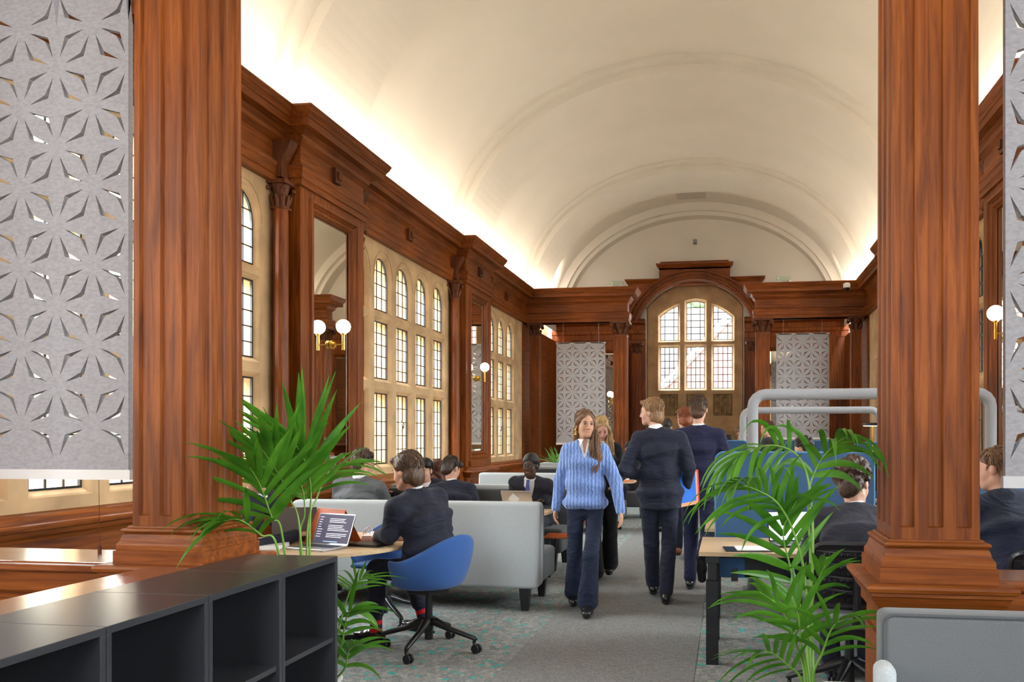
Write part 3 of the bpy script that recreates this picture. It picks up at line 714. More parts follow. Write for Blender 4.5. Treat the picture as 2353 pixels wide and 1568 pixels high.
def sofa(label, loc, rz, w, group='light grey booth sofas'):
    """back at local y=0 (outer face), seat towards +y"""
    r = empty('sofa', (*loc, 0), rz); tag(r, label, 'sofa', group)
    m = MB(); soft_box(m, -w/2, w/2, 0, .24, .19, .91, .035, slant=.08); m.build('backrest', M['lgrey'], r, smooth=True)
    m = MB(); soft_box(m, -w/2+.01, w/2-.01, .22, .78, .20, .47, .04); m.build('seat', M['dgrey'], r, smooth=True)
    m = MB(); n = max(2, round(w/.75))
    for i in range(n): soft_box(m, -w/2+.01+(w-.02)*i/n, -w/2+.01+(w-.02)*(i+1)/n, .225, .33, .45, .87, .03)
    m.build('back_cushion', M['dgrey'], r, smooth=True)
    for x in (-w/2+.12, w/2-.12):
        for y in (.07, .70):
            q = MB(); q.add([(x-.028, y-.028, .0), (x+.028, y-.028, 0), (x+.028, y+.028, 0), (x-.028, y+.028, 0), (x-.045, y-.045, .2), (x+.045, y-.045, .2), (x+.045, y+.045, .2), (x-.045, y+.045, .2)],
                            [(0, 3, 2, 1), (4, 5, 6, 7), (0, 1, 5, 4), (1, 2, 6, 5), (2, 3, 7, 6), (3, 0, 4, 7)]); q.build('leg', M['black'], r)
    return r
sofa('light grey booth sofa turned away, directly behind the blue swivel chair', (-2.69, 6.64), 0, 2.24)
sofa('light grey booth sofa facing us, with the student in glasses and tie', (-2.86, 9.42), PI, 2.2)
sofa('light grey booth sofa turned away, past the student in glasses', (-2.69, 12.1), 0, 2.24)
sofa('light grey booth sofa facing us in the second booth, dark seat behind the orange folder', (-2.50, 15.3), PI, 2.2)
def booth_table(label, x0, x1, y0, y1):
    r = empty('booth_table', ((x0+x1)/2, (y0+y1)/2, 0)); tag(r, label, 'table', 'oak booth tables'); w, d = (x1-x0)/2, (y1-y0)/2
    m = MB(); m.prism(rrect(-w, w, -d, d, .22, 8), lambda u, v, z: (u, v, z), .703, .73); m.build('table_top', M['desk'], r)
    for x in (-w*.55, w*.55):
        m = MB(); m.tube([(x, 0, .012), (x, 0, .705)], .035, 12); m.build('leg', M['black_metal'], r)
        m = MB(); m.lathe([(.25, 0), (.25, .01), (.04, .02)], (x, 0, 0), 24); m.build('foot', M['black_metal'], r)
booth_table('oak booth table with rounded end between the two near sofas', -3.85, -1.74, 7.62, 8.5)
booth_table('oak booth table carrying the orange folder, far down the carpet path', -3.6, -1.52, 13.15, 13.95)
# corner of a mid grey armless sofa close to us
r = empty('lounge_sofa', (1.25, 2.4, 0)); tag(r, 'mid grey piped sofa close to us in the corner, before the thick column', 'sofa')
inv = Matrix.Translation((-1.25, -2.4, 0))
m = MB(); soft_box(m, .47, 2.2, 2.60, 2.71, .12, .928, .025); m.xf(inv); m.build('backrest', M['mgrey'], r, smooth=True)
m = MB(); e = rrect(.478, 2.19, .13, .921, .03); m.tube([(x, 2.604, z) for x, z in e], .007, 6); m.xf(inv); m.build('piping', M['dgrey'], r)
m = MB(); soft_box(m, .27, .468, 1.9, 2.70, .14, .69, .035); m.xf(inv); m.build('armrest', M['lgrey'], r, smooth=True)
m = MB(); soft_box(m, .475, 2.2, 1.9, 2.60, .18, .46, .04); m.xf(inv); m.build('seat', M['mgrey'], r, smooth=True)
m = MB(); soft_box(m, .44, .50, 2.50, 2.60, .47, .79, .028); m.xf(inv); m.build('side_cushion', M['lgrey'], r, smooth=True)
for x in (.35, 2.1):
    for y in (2.0, 2.7): q = MB(); q.tube([(x, y, 0), (x, y, .17)], .02, 8); q.xf(inv); q.build('leg', M['black'], r)
# ================================================================== ROUND TABLE AND SWIVEL CHAIRS
TX, TY = -2.80, 5.33
r = empty('round_table', (TX, TY, 0)); tag(r, 'round oak table with laptop and folders beside the man in the blue chair', 'table')
m = MB(); m.lathe([(.60, .703), (.62, .707), (.62, .728), (.616, .731)], (0, 0, 0), 64); m.build('table_top', M['desk'], r)
m = MB(); m.tube([(0, 0, .03), (0, 0, .705)], .04, 14); m.build('pole', M['black_metal'], r)
for k in range(4):
    a = PI/4+PI/2*k; m = MB(); m.tube([(0, 0, .06), (math.cos(a)*.38, math.sin(a)*.38, .02)], [.03, .015], 6); m.build('foot', M['black_metal'], r)
def caster(m, x, y, s=1.0):
    for d in (-.014, .014):
        m.lathe([(.012, d-.009), (.03, d-.008), (.032, d), (.03, d+.008), (.012, d+.009)], (x, y, .032), 14, axis=0)
    m.tube([(x, y, .03), (x, y+.02, .07), (x, y+.02, .085)], .012, 8)
def star_base(r, rad, n, a0, mcol='black_metal', gas=.42):
    m = MB(); m.tube([(0, 0, .08), (0, 0, gas)], [.03, .022], 12); m.build('gas_lift', M['black'], r)
    for k in range(n):
        a = a0+2*PI*k/n; c, s_ = math.cos(a), math.sin(a)
        m = MB(); m.tube([(0, 0, .20), (c*.05, s_*.05, .20), (c*rad*.45, s_*rad*.45, .155), (c*rad, s_*rad, .10), (c*rad*1.02, s_*rad*1.02, .085)], [.03, .032, .021, .016, .016], 8, ell=(1, 1)); 
        b = m.build('star_leg', M[mcol], r, smooth=True)
        q = MB(); caster(q, c*rad, s_*rad-.015); q.build('caster', M['black'], b)
def shell_chair(label, loc, rz, a0, mat_='bluef'):
    """padded tub seat on a four or five star base; the sitter looks along local +y"""
    r = empty('swivel_chair', (*loc, 0), rz); tag(r, label, 'chair', 'blue padded swivel chairs')
    nu, nv = 28, 12
    def surf(off):
        vs = []
        for i in range(nu+1):
            a = PI*1.0*(i/nu)                        # goes from right arm round the back to left arm
            ang = -PI*.14+ (PI*1.28)*i/nu            # 0 = +x, PI/2 = back(-y)
            back = max(0, math.sin(ang))**2.2
            top = .675+.145*back
            front = 1-max(0, math.sin(ang)); top -= .03*front**2
            for j in range(nv+1):
                t = j/nv
                # profile from the seat centre outwards and up
                if t < .45: q = t/.45; rr = q*.215; z = .435+.010*q*q
                else: q = (t-.45)/.55; rr = .215+.075*math.sin(q*PI/2); z = .445+(top-.445)*q**1.2
                rr2 = rr*(1+.10*back*t)
                x = math.cos(ang)*rr2*1.04; y = -math.sin(ang)*rr2*.98+.0
                n_in = off*(1 if t >= .45 else 0)
                vs.append((x*(1-n_in/.28), y*(1-n_in/.28), z+(off if t < .45 else off*.4*(1-(t-.45)/.55))))
        return vs
    outer = surf(0); inner = surf(.030); n = nv+1; N_ = len(outer)
    fs = []
    for i in range(nu):
        for j in range(nv):
            fs.append((i*n+j, (i+1)*n+j, (i+1)*n+j+1, i*n+j+1)); fs.append((N_+i*n+j, N_+i*n+j+1, N_+(i+1)*n+j+1, N_+(i+1)*n+j))
        fs.append((i*n+nv, (i+1)*n+nv, N_+(i+1)*n+nv, N_+i*n+nv))
    for i in (0, nu):
        for j in range(nv): fs.append((i*n+j, i*n+j+1, N_+i*n+j+1, N_+i*n+j))
    m = MB(); m.add(outer+inner, fs); m.build('seat_shell', M[mat_], r, smooth=True, sub=1)
    m = MB(); soft_box(m, -.17, .17, -.15, .20, .45, .485, .016); m.build('seat', M[mat_], r, smooth=True)
    m = MB(); soft_box(m, -.10, .10, -.10, .10, .395, .437, .012); m.build('seat_mount', M['black'], r)
    star_base(r, .335, 4, a0, gas=.41)
    return r
CH = Vector((-2.03, 5.36))
shell_chair('blue padded swivel chair with the man in striped socks', CH, PI/2-.42, math.radians(20))
shell_chair('blue padded swivel chair pushed in behind the round table', (-2.68, 6.1), PI-.25, math.radians(60))
shell_chair('blue padded swivel chair behind the palm, by the edge of the column', (-3.52, 5.2), -PI/2, .3)
# ================================================================== DESKS AND SCREENS
def desk(label, x0, x1, y0, y1, tray=True):
    r = empty('desk', ((x0+x1)/2, (y0+y1)/2, 0)); tag(r, label, 'desk', 'height adjustable oak desks'); w, d = (x1-x0)/2, (y1-y0)/2
    m = MB(); m.box(-w, w, -d, d, .703, .73); m.build('desk_top', M['desk'], r, bevel=.002)
    for sx in (-1, 1):
        for sy in (-1, 1):
            m = MB(); x, y = sx*(w-.085), sy*(d-.07); m.box(x-.04, x+.04, y-.04, y+.04, .0, .54); m.box(x-.03, x+.03, y-.03, y+.03, .54, .66); m.box(x-.045, x+.045, y-.05, y+.05, .655, .703); m.build('leg', M['black_metal'], r, bevel=.003)
        m = MB(); m.box(sx*(w-.085)-.025, sx*(w-.085)+.025, -d+.1, d-.1, .64, .70); m.build('side_rail', M['black_metal'], r)
    m = MB(); m.box(-w+.12, w-.12, -.03, .03, .64, .70); m.build('cross_rail', M['black_metal'], r)
    if tray:
        m = MB(); m.box(-w+.3, w-.3, .06, .28, .50, .51); m.box(-w+.3, w-.3, .06, .07, .5, .64); m.build('cable_tray', M['black_metal'], r)
    return r
desk('oak topped desk jutting towards the aisle, with open folder on its corner', -.18, 1.12, 5.25, 6.05)
desk('oak topped desk beyond the thick column, used by the boy in navy', 1.14, 2.44, 5.25, 6.05)
desk('oak topped desk on the far side of the blue screen, corner showing', -.18, 1.12, 6.6, 7.5, False)
desk('oak topped desk behind the screen, between tube frame and window wall', 1.14, 2.44, 6.6, 7.5, False)
desk('oak topped desk in the distant row behind the tube frame', -.1, 1.4, 9.4, 10.2, False)
desk('oak topped desk in the distant row carrying the disc lamp', 1.42, 2.4, 9.0, 10.2, False)
def screen(label, x0, x1, y, z0, z1):
    r = empty('desk_screen', ((x0+x1)/2, y, z0)); tag(r, label, 'screen', 'blue fabric desk screens'); w = (x1-x0)/2; h = z1-z0
    o = rrect(-w, w, 0, h, .06, 6)
    m = MB(); m.prism(o, lambda u, v, d: (u, d, v), -.018, .018); m.build('fabric_panel', M['screen_blue'], r, bevel=.006)
    m = MB(); m.tube([(u, 0, v) for u, v in o+[o[0]]], .009, 6, cap=False); m.build('edge_trim', M['rim'], r)
    m = MB(); m.box(-w*.8, -w*.8+.05, -.035, .035, -.03, .06); m.box(w*.8-.05, w*.8, -.035, .035, -.03, .06); m.build('bracket', M['black'], r)
    return r
M['rim'] = fabric('pale_blue_trim', (.10, .25, .42))
screen('large blue fabric screen standing behind the palm, before the seated curly boy', -.085, 1.055, 6.12, .43, 1.354)
screen('blue fabric screen beside the boy in navy, mostly hidden by the column', 1.16, 2.3, 6.12, .43, 1.354)
screen('small blue fabric screen below the felt panel, behind the palm', .70, 1.36, 10.1, .73, 1.42)
screen('sliver of blue fabric screen beside the tall man in navy', -.08, .25, 10.15, .73, 1.42)
screen('blue fabric screen under the disc lamp by the column', 1.5, 2.3, 10.1, .73, 1.40)
# ---- upholstered tube frames
def tube_frame(label, x0, x1, y):
    r = empty('tube_frame', ((x0+x1)/2, y, 0)); tag(r, label, 'frame', 'grey upholstered tube frames'); w = (x1-x0)/2; H = 1.87; c = .12
    pts = [(-w, 0, .0)]+[(-w, 0, z) for z in (.6, 1.2, H-c)]+[(-w+c-c*math.cos(a), 0, H-c+c*math.sin(a)) for a in (.4, .8, 1.2, PI/2)]+[(0, 0, H)]
    pts += [(-x, y_, z) for x, y_, z in pts[-2::-1]]
    m = MB(); m.tube(pts, .052, 16); m.build('padded_tube', M['tube'], r, smooth=True)
    for s_ in (-1, 1): m = MB(); m.box(s_*w-.09, s_*w+.09, -.2, .2, 0, .02); m.build('foot_plate', M['black_metal'], r)
tube_frame('grey padded tube arch standing directly behind the large blue screen', .24, 2.38, 7.85)
tube_frame('grey padded tube arch deeper in the room, seen through the nearer arch', .24, 2.24, 12.6)
# ---- mesh task chairs
def task_chair(label, loc, rz):
    r = empty('task_chair', (*loc, 0), rz); tag(r, label, 'chair', 'black mesh task chairs')
    m = MB(); w, z0, z1 = .225, .56, .90
    o = rrect(-w, w, z0, z1, .05, 5); yb = lambda u, v: -.24-.05*(v-z0)/(z1-z0)+.25*u*u*1.0
    holes = []; hs = []
    for i in range(13):
        for j in range(8):
            cx = -.18+.03*i+(.015 if j % 2 else 0); cz = .60+.035*j
            if abs(cx) < .19: hs.append([(cx+.009*math.cos(PI/3*k), cz+.009*math.sin(PI/3*k)) for k in range(6)])
    m.plate(o, hs, lambda u, v, d: (u, yb(u, v), v), 0)
    b = m.build('mesh_backrest', M['black'], r, fix=False); q = b.modifiers.new('t', 'SOLIDIFY'); q.thickness = .012
    m = MB(); m.tube([(u, yb(u, v), v) for u, v in o+[o[0]]], .013, 6, cap=False); m.build('back_frame', M['black'], r)
    m = MB(); m.tube([(0, -.28, .75), (0, -.27, .5), (0, -.1, .41), (0, 0, .4)], .022, 8); m.build('back_support', M['black'], r)
    m = MB(); soft_box(m, -.24, .24, -.22, .25, .43, .50, .03); m.build('seat', M['mgrey'], r, smooth=True)
    m = MB(); soft_box(m, -.15, .15, -.15, .15, .37, .43, .015); m.build('seat_mount', M['black'], r)
    for s in (-1, 1):
        m = MB(); m.tube([(s*.14, 0, .41), (s*.27, 0, .43), (s*.28, 0, .64)], .016, 8); m.box(s*.28-.035, s*.28+.035, -.11, .12, .64, .665); m.build('armrest', M['black'], r)
    star_base(r, .33, 5, .5, 'black')
    return r
task_chair('black mesh task chair with grey seat under the curly boy', (.68, 4.72), 0)
task_chair('black mesh task chair under the boy in navy jumper', (1.60, 4.50), 0)
# ================================================================== SMALL THINGS
def laptop(label, loc, rz, mat_='steel', open_=1.85, screen_=None, back=None):
    r = empty('laptop', loc, rz); tag(r, label, 'laptop')
    m = MB(); m.box(-.16, .16, -.11, .11, 0, .014); m.build('keyboard_base', M[mat_], r, bevel=.003)
    m = MB()
    for i in range(13):
        for j in range(4): m.box(-.145+i*.0225, -.145+i*.0225+.018, -.02+j*.028, -.02+j*.028+.022, .014, .016)
    m.build('keys', M['black'], r)
    hh = .215; c, s = math.cos(open_), math.sin(open_)
    hinge = lambda u, v, d: (u, .11-c*v+s*d, .014+s*v+c*d)
    m = MB(); m.prism(rrect(-.16, .16, 0, hh, .008, 3), hinge, -.001, .006); lid = m.build('lid', M[mat_], r)
    m = MB(); m.prism([(-.152, .01), (.152, .01), (.152, hh-.008), (-.152, hh-.008)], hinge, -.0025, -.001); m.build('display', screen_ or M['dark_display'], r)
    if screen_ is None:
        m = MB(); rn = random.Random(4)
        for i in range(12):
            v = hh-.04-i*.0115; 
            if i in (3, 8): continue
            wd = rn.uniform(.12, .19); m.prism([(-.05, v), (-.05+wd, v), (-.05+wd, v+.0035), (-.05, v+.0035)], hinge, -.004, -.0026)
        for i in range(9): v = hh-.03-i*.017; wd = rn.uniform(.02, .045); m.prism([(-.14, v), (-.14+wd, v), (-.14+wd, v+.003), (-.14, v+.003)], hinge, -.004, -.0026)
        m.build('screen_text', M['text'], lid, fix=False)
        m = MB()
        for i in range(14): m.prism([(-.06+i*.009, .016), (-.055+i*.009, .016), (-.055+i*.009, .021), (-.06+i*.009, .021)], hinge, -.004, -.0026)
        m.build('taskbar_icons', M['icon'], lid, fix=False)
    if back:
        m = MB()
        for q in back: m.prism(q, hinge, .006, .008)
        m.build('lid_sticker', M['white'], lid, fix=False)
    return r
M['dark_display'] = emit('dark_display', (.035, .03, .05), 1.0)
M['text'] = emit('screen_text', (.6, .6, .65), 1.0); M['icon'] = emit('taskbar_icons', (.3, .5, .8), 1.0)
M['white_display'] = emit('white_display', (.8, .9, .95), .35)
M['orange'] = mat('orange_card', (.70, .14, .02), .45); M['paper'] = mat('white_paper', (.8, .8, .8), .8); M['blue_plastic'] = mat('blue_plastic', (.01, .14, .60), .3)
M['red'] = mat('red_card', (.5, .03, .03), .5); M['peach'] = mat('peach_card', (.85, .3, .15), .5)
ZT = .7315
laptop('silver laptop with dark screen full of text on the round table', (-2.68, 5.04, ZT), -.30, open_=1.95)
laptop('grey laptop with white paper squares on its lid, in front of the student in glasses', (-2.02, 7.95, .7305), PI-.15, open_=2.0,
       back=[[(-.13, .01), (-.02, .01), (-.07, .10), (-.10, .09)], [(-.03, .13), (.03, .19), (.09, .13), (.03, .06)], [(.05, .01), (.13, .01), (.13, .08), (.10, .10)]])
laptop('laptop with bright white screen before the curly boy at the desk', (.47, 5.66, .7305), .25, 'dark_plastic' if 'dark_plastic' in M else 'black', open_=1.9, screen_=M['white_display'])
laptop('dark laptop standing open on the desk beyond the curly boy, behind his shoulder', (.74, 5.90, .7305), -.1, 'steel', open_=1.7)
def slab(name, label, cat, loc, rz, w, d, h, mt, group=None):
    m = MB(); m.box(-w/2, w/2, -d/2, d/2, 0, h); o = m.build(name, mt, bevel=min(.002, h*.3)); o.location = loc; o.rotation_euler = (0, 0, rz); return tag(o, label, cat, group)
# orange ring binder standing open like a tent behind the laptop
r = empty('ring_binder', (-2.74, 5.36, ZT), -.40); tag(r, 'orange ring binder standing open like a tent behind the laptop', 'binder')
m = MB(); m.add([(-.17, -.10, 0), (.17, -.10, 0), (.14, .0, .235), (-.14, .0, .235), (-.17, -.097, 0), (.17, -.097, 0), (.14, .004, .232), (-.14, .004, .232)], [(0, 1, 2, 3), (4, 5, 6, 7), (0, 1, 5, 4), (3, 2, 6, 7), (0, 3, 7, 4), (1, 2, 6, 5)]); m.build('cover', M['orange'], r)
m = MB(); m.add([(-.17, .12, 0), (.17, .12, 0), (.14, .0, .235), (-.14, .0, .235), (-.17, .117, 0), (.17, .117, 0), (.14, -.003, .232), (-.14, -.003, .232)], [(0, 1, 2, 3), (4, 5, 6, 7), (0, 1, 5, 4), (3, 2, 6, 7), (0, 3, 7, 4), (1, 2, 6, 5)]); m.build('cover', M['orange'], r)
r = empty('ring_binder', (-2.42, 5.62, ZT), .2); tag(r, 'open orange ring binder lying flat with papers and metal rings by the elbow', 'binder')
m = MB(); m.box(-.2, .2, -.15, .15, 0, .006); m.build('cover', M['orange'], r)
m = MB(); [m.box(-.18+i*.002, .18-i*.003, -.14, .14, .007+i*.005, .0105+i*.005) for i in range(6)]; m.build('paper_stack', M['paper'], r)
m = MB(); [m.tube([(-.16+.025*math.cos(t)*1, y, .03+.05*math.sin(t)) for t in [PI*k/8 for k in range(9)]], .003, 6) for y in (-.04, .04)]; m.build('ring', M['steel'], r)
slab('closed_laptop', 'thin black closed laptop lying beside the orange binder', 'laptop', (-2.40, 5.24, ZT), -.2, .24, .19, .018, M['black'])
slab('notebook', 'white notebook pages lying beside the silver laptop, below the palm leaves', 'notebook', (-3.02, 5.02, ZT), .2, .22, .2, .025, M['paper'])
slab('grey_folder', 'tall grey folder propped behind the palm stems on the round table', 'folder', (-3.02, 5.36, ZT+.0), .35, .30, .02, .24, mat('taupe_card', (.13, .10, .085), .7))
for i, (x, y, l) in enumerate([(.13, 5.40, 'open black folder with white sheet near the desk corner')]):
    r = empty('open_folder', (x, y, .7305), .1); tag(r, l, 'folder'); m = MB(); m.box(-.15, .15, -.11, .11, 0, .006); m.build('cover', M['black'], r); m = MB(); m.box(-.075, .14, -.1, .1, .0062, .012); m.build('sheet', M['paper'], r)
slab('orange_folder', 'orange folder lying on the distant booth table', 'folder', (-1.72, 13.40, .7305), .5, .32, .24, .012, M['orange'])
slab('paper_sheet', 'crumpled white papers beside the distant orange folder', 'papers', (-1.74, 13.66, .7305), .2, .2, .15, .03, M['paper'])
slab('closed_laptop', 'dark closed laptop on the rounded end of the booth table', 'laptop', (-1.93, 8.23, .7305), .1, .30, .2, .02, M['black'])
# disc desk lamp, monitors
r = empty('desk_lamp', (1.58, 9.25, .7305)); tag(r, 'disc shaped desk lamp on a thin pole behind the palm leaves', 'desk lamp')
m = MB(); m.lathe([(.10, 0), (.10, .012), (.01, .016)], (0, 0, 0), 24); m.build('base', M['black_metal'], r)
m = MB(); m.tube([(0, 0, .012), (0, 0, .86)], .007, 8); m.build('pole', M['brass'], r)
m = MB(); m.lathe([(.115, .86), (.12, .865), (.12, .885), (.115, .89)], (0, 0, 0), 28); m.build('lamp_head', M['black_metal'], r)
m = MB(); m.lathe([(.10, .855), (.10, .8599)], (0, 0, 0), 24); m.build('diffuser', emit('lamp_diffuser', (1, .8, .5), 2), r)
def monitor(label, loc, rz):
    r = empty('monitor', loc, rz); tag(r, label, 'monitor'); m = MB(); m.box(-.26, .26, -.015, .015, .12, .44); m.build('display', M['black'], r, bevel=.004)
    m = MB(); m.tube([(0, .03, .01), (0, .03, .2)], .015, 8); m.build('stand', M['steel'], r); m = MB(); m.box(-.11, .11, -.07, .09, 0, .01); m.build('base', M['steel'], r)
monitor('black monitor below the disc desk lamp', (1.75, 9.6, .7305), 0)
monitor('black monitor beside the tall man in navy, behind the blue screen', (.08, 9.7, .7305), 0)
# planter at the far end of the sofas
r = empty('planter', (-3.45, 16.3, 0)); tag(r, 'pale grey box planter with spiky green plant beside the blue jumper', 'planter')
m = MB(); soft_box(m, -.3, .3, -.2, .2, 0, .94, .01); m.build('box', M['lgrey'], r)
rn = random.Random(8); m = MB()
for k in range(46):
    a = rn.uniform(0, 2*PI); L = rn.uniform(.3, .55); e = rn.uniform(.35, 1.3); b = (rn.uniform(-.15, .15), rn.uniform(-.1, .1), .92); pts = []
    for i in range(6):
        t = i/5; pts.append((b[0]+math.cos(a)*L*t*math.cos(e), b[1]+math.sin(a)*L*t*math.cos(e), b[2]+L*t*math.sin(e)-.25*t*t*L))
    m.tube(pts, [.012, .016, .014, .011, .007, .001], 4, ell=(1, .3))
m.build('leaves', mat('spider_leaf', (.16, .34, .06), .45), r)
# orange shell chair at the end of the booth table
r = empty('shell_chair', (-1.66, 8.12, 0), PI/2); tag(r, 'orange shell chair at the end of the booth table, behind the jumper sleeve', 'chair')
m = MB()
for i in range(9):
    t = i/8
pr = [(.20, .44), (.05, .43), (-.12, .44), (-.19, .49), (-.22, .60), (-.24, .70)]
vs = [(x*s_*(1 if j < 4 else .9), y, z+.03*(x*x*20)) for j, (y, z) in enumerate(pr) for s_ in (1,) for x in (-.2, -.12, 0, .12, .2)]
m.add(vs, [(j*5+k, j*5+k+1, (j+1)*5+k+1, (j+1)*5+k) for j in range(5) for k in range(4)]); o = m.build('seat_shell', M['orange'], r, smooth=True); q = o.modifiers.new('t', 'SOLIDIFY'); q.thickness = .015; q = o.modifiers.new('s', 'SUBSURF'); q.levels = 1
for x in (-.17, .17):
    for y in (-.15, .15): m = MB(); m.tube([(x*.6, y*.6, .43), (x*1.2, y*1.2, 0)], .011, 8); m.build('leg', M['black_metal'], r)
# ceiling fittings
m = MB(); zc = vault_z(-.9)-.03
m.box(-1.27, -.53, 20.45, 20.85, zc-.01, zc+.06)
for k in range(12): m.box(-1.25+k*.06, -1.235+k*.06, 20.46, 20.84, zc-.02, zc-.01)
tag(m.build('ceiling_vent', mat('vent_grey', (.55, .53, .47), .6)), 'slotted air vent high in the vault over the arched window', 'air vent')
m = MB(); m.lathe([(.05, 0), (.05, .04)], (-.84, 21.62, 6.62), 12, axis=1); m.box(-.89, -.79, 21.5, 21.66, 6.57, 6.67)
tag(m.build('smoke_detector', mat('sensor_grey', (.25, .25, .24), .6)), 'small square sensor on the plaster above the wooden pediment', 'sensor')
for x, lb in ((-2.45, 'twin headed emergency light on the cornice over the blonde woman'), (1.22, 'twin headed emergency light on the cornice above the felt panel and tube frames')):
    r = empty('emergency_light', (x, 18.12, 4.8)); tag(r, lb, 'emergency light', 'emergency lights on the far cornice')
    m = MB(); m.box(-.15, .15, -.04, .04, .0, .17); m.build('housing', mat('pale_green_plastic', (.5, .56, .47), .5), r, bevel=.008)
    for s in (-1, 1): m = MB(); m.tube([(s*.1, -.05, .05), (s*.13, -.1, .035)], [.03, .04], 12); m.build('lamp_head', M['white'], r)
    m = MB(); m.box(-.12, -.11, -.045, -.04, .12, .13); m.build('green_light', emit('green_led', (.1, 1, .3), 2), r)
r = empty('security_camera', (2.5, 17.75, 4.62)); tag(r, 'white dome camera tucked under the corner of the cornice', 'camera'); m = MB(); m.ball((0, 0, .0), .06, 12, 8); m.build('dome', M['black'], r); m = MB(); m.lathe([(.075, .0), (.075, .08), (.05, .1)], (0, 0, 0), 14); m.build('housing', M['white'], r)
# ================================================================== FIGURES: smooth blended volumes turned into one surface
def V3(*a): return np.array(a, dtype=np.float64)
def unit(a): return a/max(1e-9, np.linalg.norm(a))
def cap(a, b, ra, rb=None):
    a = np.asarray(a, float); b = np.asarray(b, float); rb = ra if rb is None else rb; R = max(ra, rb); ab = b-a; L2 = max(1e-9, ab@ab)
    def f(X, Y, Z):
        px, py, pz = X-a[0], Y-a[1], Z-a[2]; t = np.clip((px*ab[0]+py*ab[1]+pz*ab[2])/L2, 0, 1)
        return np.sqrt((px-t*ab[0])**2+(py-t*ab[1])**2+(pz-t*ab[2])**2)-(ra+(rb-ra)*t)
    return np.minimum(a, b)-R, np.maximum(a, b)+R, f
def ecap(a, b, ra, rb, side, endr=None):
    a = np.asarray(a, float); b = np.asarray(b, float); ab = b-a; L = np.linalg.norm(ab); n = ab/max(L, 1e-9)
    s = unit(np.asarray(side, float)-n*(n@np.asarray(side, float))); u = np.cross(n, s); R = max(*ra, *rb); e_ = endr or min(*ra, *rb)*.5
    def f(X, Y, Z):
        px, py, pz = X-a[0], Y-a[1], Z-a[2]; w_ = px*n[0]+py*n[1]+pz*n[2]; t = np.clip(w_/L, 0, 1)
        p = px*s[0]+py*s[1]+pz*s[2]; q = px*u[0]+py*u[1]+pz*u[2]; o = w_-t*L
        rx = ra[0]+(rb[0]-ra[0])*t; ry = ra[1]+(rb[1]-ra[1])*t
        return (np.sqrt((p/rx)**2+(q/ry)**2+(o/e_)**2)-1)*np.minimum(np.minimum(rx, ry), 9)
    return np.minimum(a, b)-R, np.maximum(a, b)+R, f
def ell(c, r, R=None):
    c = np.asarray(c, float); r = np.asarray(r, float); Rm = np.eye(3) if R is None else np.asarray(R)
    def f(X, Y, Z):
        px, py, pz = X-c[0], Y-c[1], Z-c[2]; k = 0
        for i in range(3): k = k+((px*Rm[i][0]+py*Rm[i][1]+pz*Rm[i][2])/r[i])**2
        return (np.sqrt(k)-1)*r.min()
    return c-r.max(), c+r.max(), f
